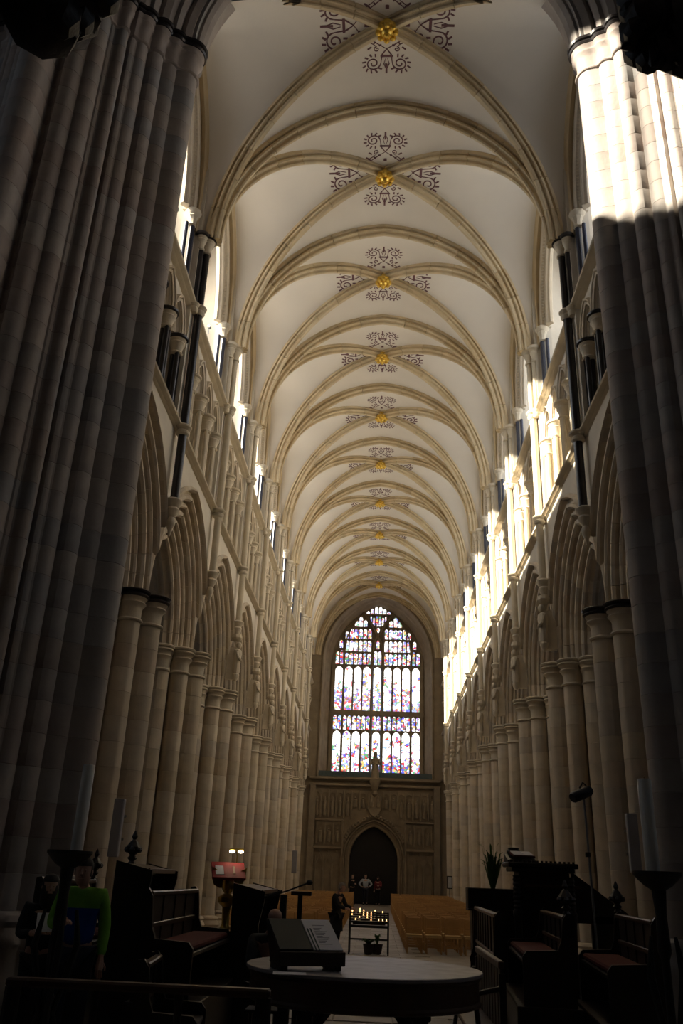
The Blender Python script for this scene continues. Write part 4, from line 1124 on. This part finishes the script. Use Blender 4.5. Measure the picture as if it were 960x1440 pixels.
# ------------------------------------------------------------------ round marble table
tp = atY(512, 1357, 9.15); TX = tp.x; TZ = .995; TY = 9.15
tb = emp('altar_table', (TX, TY, 0), label='large round table with pale marble top and deep dark oak rim', cat='table')
mb = MB(); R0 = 1.12
mb.lathe([(R0-.03,TZ-.035),(R0,TZ-.028),(R0,TZ-.006),(R0-.006,TZ),(.001,TZ+.0005)], 0, 0, 0, 64); ob('table_top', mb.mesh('table_top', M_MARB, True), tb)
mb = MB(); mb.lathe([(R0-.05,TZ-.28),(R0-.02,TZ-.27),(R0-.02,TZ-.25),(R0-.04,TZ-.23),(R0-.04,TZ-.07),(R0-.015,TZ-.05),(R0-.015,TZ-.035)], 0, 0, 0, 64); ob('apron', mb.mesh('apron', M_WOODL, True), tb)
for k in range(4):
    a = pi/4+k*pi/2; lx, ly = .72*cos(a), .72*sin(a)
    mb = MB(); mb.box(lx-.07, ly-.07, 0, lx+.07, ly+.07, TZ-.25, .012); mb.box(lx-.1, ly-.1, 0, lx+.1, ly+.1, .1, .012); mb.box(lx-.09,ly-.09,TZ-.36,lx+.09,ly+.09,TZ-.27,.01); ob('leg', mb.mesh('leg', M_WOOD), tb)
    mb = MB(); c_, s_ = cos(a), sin(a)
    mb.tube([(lx*.98, ly*.98, TZ-.75), (lx*.9, ly*.9, TZ-.5), (lx*.6, ly*.6, TZ-.33), (lx*.2, ly*.2, TZ-.28)], .045, 6); ob('bracket', mb.mesh('bracket', M_WOOD, True), tb)
mb = MB(); mb.box(-.75,-.04,.12,.75,.04,.2,.01); mb.box(-.04,-.75,.12,.04,.75,.2,.01); ob('stretcher', mb.mesh('stretcher', M_WOOD), tb)
# book rest on the table
A = atY(393, 1346, 8.3); br = emp('book_rest', (A.x, A.y, TZ), radians(23), label='sloping wooden book rest standing on the round marble table', cat='book rest')
wd, dp = .60, .46
mb = MB(); f3 = lambda a, b, d: (d, a, b)
mb.prism([(0,.05),(0,.14),(.02,.15),(dp,.39),(dp,.34),(.30,.08),(.3,.05)], f3, 0, wd); ob('desk', mb.mesh('desk', M_WOOD), br)
mb = MB(); mb.box(-.01,-.025,.04,wd+.01,.0,.155,.006); ob('front_ledge', mb.mesh('front_ledge', M_PANEL), br)
for x in (.02, wd-.08):
    mb = MB(); mb.box(x, .0, 0.001, x+.06, .34, .06, .005); ob('foot', mb.mesh('foot', M_WOOD), br)
sl_ = atan2(.24, .44); Rm = Matrix.Rotation(sl_, 3, 'X')
bk = emp('open_book', A+Vector((0,0,TZ-A.z)), radians(23), label='open service book with a dark cover page and white page on the book rest', cat='book')
def onslope(mb_, x0, y0, x1, y1, h0, h1):
    m_ = MB(); m_.box(x0, y0, h0, x1, y1, h1, .003 if h1-h0 > .01 else 0); mb_.add([Vector((0,.02,.155))+Rm @ Vector(p) for p in m_.v], m_.f)
mb = MB(); onslope(mb, .0, .0, .31, .47, .0, .02); ob('cover', mb.mesh('cover', mat('dull_green_cover', (.05,.055,.045), .7)), bk)
mb = MB(); onslope(mb, .32, .0, .60, .47, .0, .016); ob('page', mb.mesh('page', M_PAPER), bk)
mb = MB()
for k in range(13): onslope(mb, .40, .08+k*.024, .52-(k*7 % 4)*.02, .088+k*.024, .0161, .0172)
ob('text_lines', mb.mesh('text_lines', mat('ink', (.25,.25,.3), .8)), bk)
mb = MB()
for k in range(2): onslope(mb, .335+k*.03, -.01, .347+k*.03, .32, .0175, .0195)
ob('ribbon', mb.mesh('ribbon', mat('green_ribbon', (.01,.05,.045), .7)), bk)
mb = MB(); mb.prism([(-.12,-.12),(.16,-.08),(.14,.13),(-.14,.1)], lambda a, b, d: (a, b, d), 0, .004); o = ob('paper_sheet', mb.mesh('paper_sheet', M_PAPER), None, (A.x+.1, A.y+.12, TZ+.002)); o.location.y -= .3; tag(o, 'white sheet lying on the marble beside the book rest foot', 'paper')

# ------------------------------------------------------------------ altar rails
def rail(xa, xb, y, z, lab):
    r = emp('altar_rail', ((xa+xb)/2, y, 0), label=lab, cat='rail'); h = (xb-xa)/2
    mb = MB(); mb.box(-h,-.05,z-.05,h,.05,z,.012); ob('handrail', mb.mesh('handrail', M_WOODL), r)
    mb = MB(); mb.box(-h,-.035,.12,h,.035,.2,.008); ob('bottom_rail', mb.mesh('bottom_rail', M_WOOD), r)
    n = int(2*h/.42)
    for k in range(n+1):
        mb = MB(); x = -h+.04+k*(2*h-.08)/n
        mb.lathe([(.035,0),(.035,.2),(.018,.24),(.03,.35),(.022,.6),(.032,.75),(.018,.8),(.03,z-.05)] if 0 < k < n else [(.05,0),(.05,z-.05)], x, 0, 0, 10); ob('baluster', mb.mesh('baluster', M_WOOD, True), r)
rail(-2.15, -.5, 5.95, 1.11, 'dark oak rail across the left foreground')
rail(.62, 2.6, 5.6, 1.0, 'dark oak rail across the right foreground below the benches')

# ------------------------------------------------------------------ stalls and benches (local x = length, local +y = front side)
def poppyhead(mb_, x, y, z, s=1.0):
    mb_.lathe([(.05*s,0),(.03*s,.03*s),(.06*s,.06*s),(.03*s,.09*s),(.075*s,.13*s),(.085*s,.18*s),(.04*s,.24*s),(.02*s,.26*s),(.035*s,.29*s),(.02*s,.33*s),(.004,.36*s)], x, y, z, 8)
    for k in range(6):
        a = k*pi/3; mb_.ball((x+.075*s*cos(a), y+.075*s*sin(a), z+.15*s), .035*s, 6, 4)
def stall(lab, x, y, rz, L_, zs, zt, cushion=True, pales=5, poppies=(), dark=False, depth=.5, cat='stall', desk=False):
    r = emp('choir_stall' if cat == 'stall' else 'bench', (x, y, 0), rz, label=lab, cat=cat); h = L_/2
    mb = MB(); mb.box(-h-.05,-.12,0.001,h+.05,depth+.1,max(.08, zs-.45),.01); ob('platform', mb.mesh('platform', M_WOOD), r)
    mb = MB(); mb.box(-h,-.03,zt-.05,h,.05,zt,.012); ob('top_rail', mb.mesh('top_rail', M_WOODL), r)
    zm = zs+(zt-zs)*.42
    mb = MB(); mb.box(-h,-.02,zm-.03,h,.035,zm+.02,.008); ob('middle_rail', mb.mesh('middle_rail', M_WOODL), r)
    for k in range(pales):
        a = -h+.05+k*(L_-.1)/pales; b = a+(L_-.1)/pales
        mb = MB(); mb.box(a+.03, 0, zs, b-.03, .014, zt-.05, .004); ob('panel', mb.mesh('panel', M_WOOD if dark else M_PANEL), r)
        mb = MB(); mb.box(b-.03, -.01, zs, b+.03, .03, zt-.05, .004) if k < pales-1 else mb.box(b-.03, -.01, zs, b, .03, zt-.05, .004); ob('stile', mb.mesh('stile', M_WOOD), r)
    mb = MB(); mb.box(-h,0,zs-.05,h,depth,zs,.01); ob('seat', mb.mesh('seat', M_WOOD), r)
    if cushion:
        mb = MB(); mb.box(-h+.06,.03,zs,h-.06,depth-.02,zs+.07,.02); ob('cushion', mb.mesh('cushion', M_RED), r)
    for s1 in (-1, 1):
        mb = MB(); f_ = lambda a, b, d: (d, a, b)
        mb.prism([(-.06,0),(-.06,zt+.02),(0,zt+.03),(.05,zt-.04),(.08,zs+.22),(.12,zs+.12),(max(.13,depth-.03),zs+.10),(depth+.02,zs+.04),(depth+.02,0)], f_, s1*h-.03, s1*h+.03)
        if s1 in poppies: poppyhead(mb, s1*h, 0, zt+.02, 1.0)
        ob('end_panel', mb.mesh('end_panel', M_WOOD), r)
    return r
def desk(lab, x, y, rz, L_, z, poppies=(), openwork=True):
    r = emp('book_desk', (x, y, 0), rz, label=lab, cat='desk'); h = L_/2
    mb = MB(); mb.prism([(-.16,z-.03),(-.16,z),(.2,z+.07),(.2,z+.04)], lambda a, b, d: (d, a, b), -h, h); mb.box(-h,-.17,z-.035,h,-.15,z+.02,.004); ob('slope', mb.mesh('slope', M_WOODL), r)
    mb = MB(); mb.box(-h,.12,.3,h,.16,z-.42,.01); mb.box(-h,.1,z-.06,h,.18,z,.01); mb.box(-h,.1,z-.45,h,.18,z-.40,.01); ob('front', mb.mesh('front', M_WOOD), r)
    n = max(3, int(L_/.3))
    for k in range(n):
        mb = MB(); xx = -h+(k+.5)*L_/n; mb.lathe([(.03,z-.4),(.018,z-.36),(.03,z-.25),(.016,z-.15),(.03,z-.06)], xx, .14, 0, 8); ob('baluster', mb.mesh('baluster', M_WOOD, True), r)
    for s1 in (-1, 1):
        mb = MB(); mb.prism([(-.18,0),(-.14,z-.4),(-.2,z-.1),(-.2,z+.0),(.22,z+.09),(.22,0)], lambda a, b, d: (d, a, b), s1*h-.03, s1*h+.03)
        if s1 in poppies: poppyhead(mb, s1*h, .05, z+.06, 1.0)
        ob('end_panel', mb.mesh('end_panel', M_WOOD), r)
    return r
R90 = pi/2
# left side: local +y must face the aisle (+X) -> rotate -90deg ; local x runs along -Y
stall('dark oak choir stall with red cushion, panelled, left of the round table', -2.22, 10.85, -R90, 2.5, 1.0, 1.56, pales=4, poppies=())
desk('tall dark book desk with a pale edge above the left choir stall', -2.72, 11.6, R90+radians(5), 2.3, 1.76, poppies=(-1,))
stall('dark choir stall with red seat glimpsed left of the tall book desk', -3.64, 11.3, -R90, 1.9, .98, 1.62, pales=3, poppies=(-1,))
desk('low dark book desk just left of the microphone stand', -1.5, 13.05, R90, 1.9, 1.56)
stall('black bench in shadow between the left stall and the round table', -1.95, 8.9, -R90+.1, .9, .5, 1.0, cushion=False, pales=3, dark=True, cat='bench')
# right side
stall('tall dark oak pew front nearest the aisle on the right', 1.67, 12.95, R90-radians(2), 3.4, .62, 1.44, cushion=False, pales=8, dark=True, cat='bench', depth=.1)
stall('panelled choir stall with red cushion in the middle of the right side', 2.42, 12.05, R90-radians(4), 2.4, .98, 1.46, pales=5, poppies=(-1,))
stall('panelled choir stall with red cushion farthest right, beside the tall candle', 3.12, 10.9, R90-radians(5), 2.2, .95, 1.48, pales=4, poppies=(1,))
mb = MB()
sb = emp('settle', (1.41, 10.6, 0), R90, label='low slatted settle with curved arms beside the right end of the table', cat='bench')
for k in range(9):
    mb = MB(); mb.box(-1.0+k*.235, 0, .42, -.83+k*.235, .02, 1.0, .004); ob('slat', mb.mesh('slat', M_PANEL), sb)
mb = MB(); mb.box(-1.05,-.02,.99,1.1,.04,1.06,.01); ob('top_rail', mb.mesh('top_rail', M_WOODL), sb)
mb = MB(); mb.box(-1.05,0,.38,1.1,.32,.43,.01); ob('seat', mb.mesh('seat', M_WOODL), sb)
for s1 in (-1.05, 1.08):
    mb = MB(); mb.tube([(s1,.02,.82),(s1,.12,.80),(s1,.28,.76),(s1,.34,.78),(s1,.36,.73)], .025, 8); mb.tube([(s1,.28,.76),(s1,.25,.5),(s1,.3,.2),(s1,.29,0)], .025, 8); ob('arm', mb.mesh('arm', M_WOOD, True), sb)
    mb = MB(); mb.box(s1-.03,-.02,0,s1+.03,.04,.95); ob('leg', mb.mesh('leg', M_WOOD), sb)

# tall carved reading desk on the right with cushion and book
p0 = atY(710, 1212, 14); p1 = atY(806, 1216, 14); zt = p0.z
rd = emp('reading_desk', ((p0.x+p1.x)/2, 14.0, 0), label='tall carved black oak reading desk above the right benches', cat='desk')
hw = (p1.x-p0.x)/2
mb = MB(); mb.box(-hw,-.35,zt-.07,hw,.35,zt,.015); mb.box(-hw+.05,-.3,zt-.13,hw-.05,.3,zt-.07,.01)
for k in range(15): mb.box(-hw+.02+k*(2*hw-.04)/15,-.34,zt,-hw+.05+k*(2*hw-.04)/15,-.30,zt+.025)
ob('desk_top', mb.mesh('desk_top', M_WOOD), rd)
mb = MB(); mb.box(-hw+.16,-.25,0,hw-.12,.25,zt-.13,.01); ob('body', mb.mesh('body', M_WOOD), rd)
mb = MB()
for s1 in (-hw+.12, hw-.12):
    mb.lathe([(.06,0),(.06,.3),(.04,.35),(.06,.5),(.045,.9),(.06,1.3),(.075,1.4),(.05,1.45)]+[(.05+.012*(k % 2), 1.45+k*.03) for k in range(int((zt-.13-1.45)/.03))], s1, -.28, 0, 10)
ob('carved_post', mb.mesh('carved_post', M_WOOD, True), rd)
mb = MB(); mb.prism([(.1,zt-.1),(.9,zt-.65),(.9,zt-.8),(.1,zt-.8)], lambda a, b, d: (hw-.15+a, d, b), -.03, .03); mb.box(hw+.2,-.03,0,hw+.78,.03,zt-.7); ob('wing_panel', mb.mesh('wing_panel', M_WOOD), rd)
mb = MB(); mb.box(-hw+.22,-.31,zt-.34,hw+.03,-.24,zt-.30,.006); ob('shelf', mb.mesh('shelf', M_WOODL), rd)
mb = MB(); mb.prism([(-.28,0),(-.28,.02),(.1,.13),(.12,.13),(.12,0)], lambda a, b, d: (d, a, b), -hw, -hw+.42); o = ob('desk_lectern', mb.mesh('desk_lectern', M_WOOD), None, (rd.location.x, 14.0, zt)); tag(o, 'small sloping lectern on the left end of the tall reading desk', 'lectern')
mb = MB(); mb.box(-.17,-.13,0,.17,.13,.03,.008); bo = ob('red_book', mb.mesh('red_book', M_RED), None, (rd.location.x-hw+.24, 13.9, zt+.09), (radians(15),0,.15)); tag(bo, 'red book lying open on top of the tall reading desk', 'book')
mb = MB(); mb.box(-.15,-.11,.03,.0,.11,.042,.003); mb.box(.005,-.11,.03,.15,.11,.042,.003); ob('page', mb.mesh('page', M_PAPER), bo)
mb = MB(); mb.lathe([(.10,0),(.11,.02),(.08,.05),(.09,.07),(.02,.08)], 0, 0, 0, 14); o = ob('desk_lamp', mb.mesh('desk_lamp', M_IRON, True), None, (rd.location.x-hw+.15, 14.12, zt+.135)); tag(o, 'small dark round lamp behind the book on the reading desk', 'lamp')

# plant trough on the right with upright leaves
p = atY(684, 1249, 15.0)
leafy('tall_leaf_plant', p.x+.1, 15.0, p.z-.30, 34, .28, .75, 'tall grassy plant standing in front of the right piers above the bench', tall=True, seed=9)
ps = emp('plant_stand', (p.x+.1, 15.0, 0), label='dark wooden stand carrying the tall grassy plant', cat='stand')
mb = MB(); mb.box(-.42,-.2,p.z-.33,.42,.2,p.z-.305,.005); mb.box(-.42,-.2,p.z-.3,.42,-.17,p.z,.01); mb.box(-.42,.17,p.z-.3,.42,.2,p.z,.01); mb.box(-.42,-.17,p.z-.3,-.39,.17,p.z); mb.box(.39,-.17,p.z-.3,.42,.17,p.z); ob('trough', mb.mesh('trough', M_WOOD), ps)
mb = MB(); mb.box(-.36,-.16,0,.36,.16,p.z-.33,.01); ob('body', mb.mesh('body', M_WOOD), ps)

# ------------------------------------------------------------------ big candles on dish stands
def big_candle(px0, px1, ytop, ybase, Y, word, dish0, dish1):
    a = atY(px0, ybase, Y); b = atY(px1, ybase, Y); X = (a.x+b.x)/2; z0 = a.z; z1 = atY((px0+px1)/2, ytop, Y).z; r = (b.x-a.x)/2
    d0, d1 = atY(dish0, ybase, Y), atY(dish1, ybase, Y); R_ = (d1.x-d0.x)/2; Xd = (d0.x+d1.x)/2
    st = emp('candle_stand', (Xd, Y, 0), label='black iron standard with a wide dish, %s foreground' % word, cat='candle stand')
    mb = MB(); mb.lathe([(.05,z0-.13),(.1,z0-.1),(R_*.8,z0-.06),(R_,z0-.02),(R_,z0),(R_*.95,z0-.005),(.08,z0-.03)], 0, 0, 0, 28); ob('dish', mb.mesh('dish', M_IRON, True), st)
    mb = MB(); mb.lathe([(.035,.35),(.035,.8),(.05,.85),(.03,.9),(.03,1.3),(.05,1.35),(.04,z0-.3),(.055,z0-.11)], 0, 0, 0, 12); ob('pole', mb.mesh('pole', M_IRON, True), st)
    for k in range(4):
        t = k*pi/2+.5; mb = MB(); mb.tube([(.12*cos(t),.12*sin(t),1.45),(.16*cos(t),.16*sin(t),1.2),(.05*cos(t),.05*sin(t),.75),(.18*cos(t),.18*sin(t),.3),(.3*cos(t),.3*sin(t),.04)], [.012,.03,.022,.03,.025], 8); ob('leg', mb.mesh('leg', M_IRON, True), st)
    c = emp('tall_candle', (X, Y, z0), label='thick tall white candle standing on the %s iron dish' % word, cat='candle')
    mb = MB(); h = z1-z0; mb.lathe([(r,0),(r,h-.01),(r*.9,h),(r*.3,h-.008)], 0, 0, 0, 24); ob('wax', mb.mesh('wax', M_WAX, True), c)
    mb = MB(); mb.tube([(0,0,h-.01),(.002,0,h+.012)], .003, 6); ob('wick', mb.mesh('wick', M_IRON), c)
big_candle(99, 116, 1075, 1196, 7.2, 'left', 68, 130)
big_candle(908, 928, 1096, 1225, 7.0, 'right', 889, 957)
# column loudspeakers on the first piers, spotlight on a pole
def col_speaker(x, y, z0, z1, lab, w_=.14):
    r = emp('column_speaker', (x, y, z0), label=lab, cat='speaker')
    h = z1-z0; mb = MB(); mb.box(-w_/2,-.06,0,w_/2,.06,h,.012); ob('case', mb.mesh('case', M_SPK), r)
    mb = MB(); mb.box(-w_/2+.015,-.068,.03,w_/2-.015,-.058,h-.03,.003); ob('grille', mb.mesh('grille', M_SPK), r)
    mb = MB(); mb.box(-.02,.06,h*.3,.02,.42,h*.3+.04); mb.box(-.02,.06,h*.7,.02,.42,h*.7+.04); ob('bracket', mb.mesh('bracket', M_IRON), r)
p = atY(156, 1205, 14.9); q = atY(162, 1123, 14.9); col_speaker(p.x+.03, 14.9, p.z, q.z, 'pale column loudspeaker on the first left pier', .17)
p = atY(897, 1228, 14.9); q = atY(887, 1144, 14.9); col_speaker(p.x-.03, 14.9, p.z, q.z, 'pale column loudspeaker on the first right pier', .17)
p = atY(413, 1228, 37.6); q = atY(413, 1196, 37.6); col_speaker(p.x, 37.6, p.z, q.z, 'pale column loudspeaker on a far left pier', .2)
p = atY(820, 1115, 12.6)
sp = emp('spotlight', (p.x, 12.6, 0), label='dark blue spotlight on a tall thin pole above the right stalls', cat='spotlight')
mb = MB(); mb.tube([(.05,0,0),(.02,0,p.z*.6),(0,0,p.z+.02)], .016, 8); mb.lathe([(.25,0),(.25,.02),(.03,.05)], .05, 0, 0, 14); ob('pole', mb.mesh('pole', M_STEEL, True), sp)
mb = MB(); mb.tube([(-.17,-.05,p.z-.08),(-.15,-.04,p.z-.07),(.08,.03,p.z+.03),(.12,.04,p.z+.05)], [.06,.075,.075,.05], 14); ob('lamp_head', mb.mesh('lamp_head', mat('blue_black_paint', (.012,.014,.03), .4), True), sp)
mb = MB(); mb.tube([(-.05,0,p.z+.06),(0,0,p.z+.14),(.05,.02,p.z+.1)], .012, 6); mb.box(-.03,-.03,p.z*.72,.03,.03,p.z*.72+.06); ob('yoke', mb.mesh('yoke', M_IRON), sp)

# ------------------------------------------------------------------ eagle lectern, red cloth, lamps, microphone
p = atY(322, 1230, 13.2)
el = emp('eagle_lectern', (p.x, 13.2, 0), .3, label='gilded brass eagle lectern left of the aisle', cat='lectern')
zl = p.z
mb = MB(); mb.lathe([(.26,0),(.27,.06),(.18,.1),(.1,.16),(.06,.3),(.05,.6),(.09,.66),(.05,.72),(.045,1.0),(.08,1.05),(.05,1.1),(.06,zl-.42),(.13,zl-.36),(.14,zl-.3),(.06,zl-.25)], 0, 0, 0, 16); ob('pillar', mb.mesh('pillar', M_BRASS, True), el)
mb = MB(); mb.lathe([(.03,zl-.27),(.08,zl-.2),(.09,zl-.1),(.05,zl-.02)], 0, 0, 0, 12); mb.tube([(0,.08,zl-.08),(0,.13,zl+.03),(0,.1,zl+.08),(0,.18,zl+.06)], [.06,.04,.04,.01], 8); ob('eagle_body', mb.mesh('eagle_body', M_BRASS, True), el)
for s1 in (-1, 1):
    mb = MB(); mb.prism([(0,0),(.14,.10),(.25,.16),(.24,.02),(.2,-.08),(.12,-.12),(.03,-.12)], lambda a, b, d: (s1*a, d+.02-b*.3, zl-.06+b), 0, .025); ob('wing', mb.mesh('wing', M_BRASS), el)
rbk = emp('lectern_bible', (p.x, 13.2, zl+.01), .3, label='big book bound in bright red, open on the eagle lectern', cat='book')
Rl = Matrix.Rotation(radians(35), 3, 'X')
def sl3(x0, y0, x1, y1, h0, h1, m_):
    t = MB(); t.box(x0, y0, h0, x1, y1, h1, .004); m_.add([Rl @ Vector(v_) for v_ in t.v], t.f)
mb = MB(); sl3(-.21,-.12,.19,.18,0,.035,mb); ob('cover', mb.mesh('cover', mat('scarlet', (.34,.01,.012), .6)), rbk)
mb = MB(); sl3(-.17,-.07,-.07,.10,.035,.04,mb); ob('page', mb.mesh('page', M_PAPER), rbk)
mb = MB(); sl3(.04,-.05,.07,.10,.035,.04,mb); ob('marker', mb.mesh('marker', mat('gold_ribbon', (.5,.3,.2), .6)), rbk)
rbk.scale = (1.2,1.2,1.2)
ll = emp('lectern_lamp', (p.x+.06, 13.38, zl+.03), label='twin lamp glowing above the red book', cat='lamp')
ll.scale = (1.15,1.15,1.15)
mb = MB(); mb.tube([(0,.06,0),(0,.05,.2),(0,-.02,.26)], .008, 6); mb.tube([(-.09,-.03,.27),(.09,-.03,.27)], .02, 8); ob('arm', mb.mesh('arm', M_BRASS, True), ll)
for s1 in (-1, 1):
    mb = MB(); mb.lathe([(.008,-.02),(.035,-.012),(.035,0),(.01,.012)], s1*.055, -.045, .25, 10); ob('bulb', mb.mesh('bulb', M_LAMP, True), ll)
p = atY(399, 1258, 11.5)
ms = emp('microphone_stand', (p.x, 11.5, 0), label='black microphone on a long boom over the centre aisle', cat='microphone')
mb = MB(); mb.tube([(0,0,.02),(0,0,p.z)], .045, 10); mb.lathe([(.2,0),(.2,.03),(.05,.05)], 0, 0, 0, 16); ob('post', mb.mesh('post', M_IRON, True), ms)
a_, b_ = atY(372, 1262, 11.5)-ms.location, atY(435, 1241, 11.5)-ms.location
mb = MB(); mb.tube([a_, (a_+b_)/2+Vector((0,0,-.012)), b_], .010, 8); mb.tube([a_, (a_*.6+b_*.4)], .02, 8); ob('boom', mb.mesh('boom', M_IRON, True), ms)
mb = MB(); mb.ball(tuple(b_), .032, 10, 6, 1, 1.3, 1); ob('microphone', mb.mesh('microphone', M_IRON, True), ms)
mb = MB(); mb.tube([a_+Vector((.04,0,0)), a_+Vector((.0,0,-.2)), a_+Vector((.12,0,-.38)), Vector((.0,0,.35))], .005, 6); ob('cable', mb.mesh('cable', M_IRON, True), ms)
mb = MB(); mb.box(-.04,-.02,-.35,.42,.02,-.28); 
q = atY(410, 1254, 12.4); q2 = atY(438, 1258, 12.4)
mb = MB(); mb.box(0,-.1,-.02,q2.x-q.x,.1,.03,.006); o = ob('music_ledge', mb.mesh('music_ledge', M_WOODL), None, (q.x, 12.4, q.z-.02)); 
le = emp('music_desk', (q.x+.12, 12.4, 0), label='dark red wooden ledge on a post behind the microphone', cat='desk'); o.parent = le; o.location = (-.12, 0, q.z-.02)
mb = MB(); mb.box(-.03,-.03,0,.03,.03,q.z-.04); mb.box(-.15,-.15,0,.15,.15,.04,.01); ob('post', mb.mesh('post', M_WOOD), le)

# ------------------------------------------------------------------ people of the foreground
p = atY(124, 1212, 9.3)
person('person in a lime green and blue fleece looking down, behind the left iron dish', (p.x, 9.3, 0.02), radians(8), 1.84, M_GREEN, M_JEAN, M_HAIR, ('front','down'), bend=.1, head_tilt=1.0, lower_band=M_BLUEC)
p = atY(66, 1240, 9.5)
person('dark clothed person with long hair holding white papers at the far left', (p.x, 9.6, 0.02), radians(25), 1.66, M_BLACKC, M_BLACKC, M_HAIR, ('front','front'), long_hair=True, head_tilt=.6)
mb = MB(); mb.box(-.1,0,0,.1,.004,.2); o = ob('paper_sheet', mb.mesh('paper_sheet', M_PAPER), None, (p.x+.17, 9.22, 1.16), (radians(-35),0,.4)); tag(o, 'white papers held by the dark clothed person at far left', 'paper')
p = atY(379, 1276, 10.6)
person('bald man in a grey suit and white shirt seated behind the table', (p.x, 10.6, 0.12), radians(20), 1.74, M_SUIT, M_SUIT, M_GHAIR, ('reach','face'), seated=True, bald=True, bend=.35, head_tilt=1)
sc_ = emp('stool', (p.x, 10.72, 0.0), label='dark wooden stool under the seated bald man', cat='stool')
mb = MB(); mb.box(-.2,-.18,.38,.2,.18,.41,.008); ob('seat', mb.mesh('seat', M_WOOD), sc_)
for s1 in (-1, 1):
    for s2 in (-1, 1): mb = MB(); mb.box(s1*.17-.02,s2*.15-.02,0,s1*.17+.02,s2*.15+.02,.38); ob('leg', mb.mesh('leg', M_WOOD), sc_)

# notice board on the right, far
p = atY(632, 1240, 51)
nb = emp('notice_board', (p.x, 51, fz(51)), label='framed white notice standing before a far right pier', cat='notice')
mb = MB(); mb.box(-.15,0,1.2,.15,.03,1.85,.01); ob('frame', mb.mesh('frame', M_WOOD), nb)
mb = MB(); mb.box(-.11,-.008,1.25,.11,.0,1.8); ob('sheet', mb.mesh('sheet', M_WHITEC), nb)
mb = MB(); mb.box(-.02,.0,0,.02,.03,1.2); mb.box(-.2,-.15,0,.2,.18,.03); ob('post', mb.mesh('post', M_WOOD), nb)

# small spotlights on the left clerestory sill
for (px, py, Y, lab) in ((294, 458, 19.9, 'second'), (248, 291, 15.3, 'first'), (326, 575, 24.6, 'third')):
    p = atY(px, py, Y)
    s_ = emp('sill_lamp', (p.x, Y, p.z), label='tiny glowing spotlight at the foot of the %s left clerestory window' % lab, cat='spotlight')
    mb = MB(); mb.tube([(0,.1,0),(0,-.03,-.02)], .05, 10); mb.box(-.01,.02,-.25,.01,.05,0); ob('housing', mb.mesh('housing', M_STEEL, True), s_)
    mb = MB(); mb.lathe([(.005,-.012),(.035,-.01),(.03,.0)], 0, 0, 0, 10); ob('lens', mb.mesh('lens', M_LAMP, True), s_, (.0,-.04,-.03), (radians(100),0,0))

# ------------------------------------------------------------------ carved screen arch over the camera
sa = emp('wall_screen', kind='structure')
Ys = 2.1
mb = MB(); cur = pointed(0, 1.9, 3.4, 2.6, 16)
arch_plate(mb, cur, -15, 15, 9.0, Ys-.2, Ys+.2, FY); mb.box(-15,Ys-.2,0,-1.9,Ys+.2,3.4); mb.box(15,Ys-.2,0,1.9,Ys+.2,3.4)
ob('screen_arch', mb.mesh('screen_arch', M_WOOD), sa)
def cusp(pxs, seed):
    rr = random.Random(seed); mb = MB()
    for (x, y, r) in pxs:
        c = atY(x, y, Ys); mb.ball((c.x, Ys+rr.uniform(-.05,.05), c.z), r, 8, 5)
    return mb
mbl = cusp([(50,-20,.16),(90,-5,.14),(60,20,.11),(85,30,.09),(30,5,.09),(120,-20,.12),(140,-12,.08),(105,15,.07),(75,42,.045),(10,-30,.14)], 1)
c = atY(70, -10, Ys); mbl.lathe([(.05,-.25),(.13,-.2),(.15,-.12),(.2,-.08),(.22,.1)], c.x, Ys, c.z, 8, a0=.3)
mbl.tube([(c.x, Ys, c.z), (c.x-.35, Ys, c.z+.1), (-1.9, Ys, c.z+.35)], [.12,.13,.2], 8)
ob('carved_cusp', mbl.mesh('carved_cusp', M_WOOD, True), sa)
mbr = cusp([(925,30,.13),(950,20,.15),(900,40,.07),(888,58,.045),(905,60,.06),(915,75,.05),(940,65,.07),(957,60,.08),(925,80,.035),(975,45,.15),(900,-5,.09),(935,-10,.12),(885,20,.04),(955,88,.02)], 2)
for (x, y, x2, y2) in ((888,62,873,68),(920,80,916,94),(905,60,893,74),(945,70,958,92),(900,30,880,8)):
    a1, b1 = atY(x, y, Ys), atY(x2, y2, Ys); mbr.tube([a1, b1], [.035,.004], 6)
c = atY(960, 10, Ys); mbr.tube([(c.x, Ys, c.z), (c.x+.35, Ys, c.z+.12), (1.9, Ys, c.z+.4)], [.13,.14,.2], 8)
ob('carved_cusp', mbr.mesh('carved_cusp', M_WOOD, True), sa)
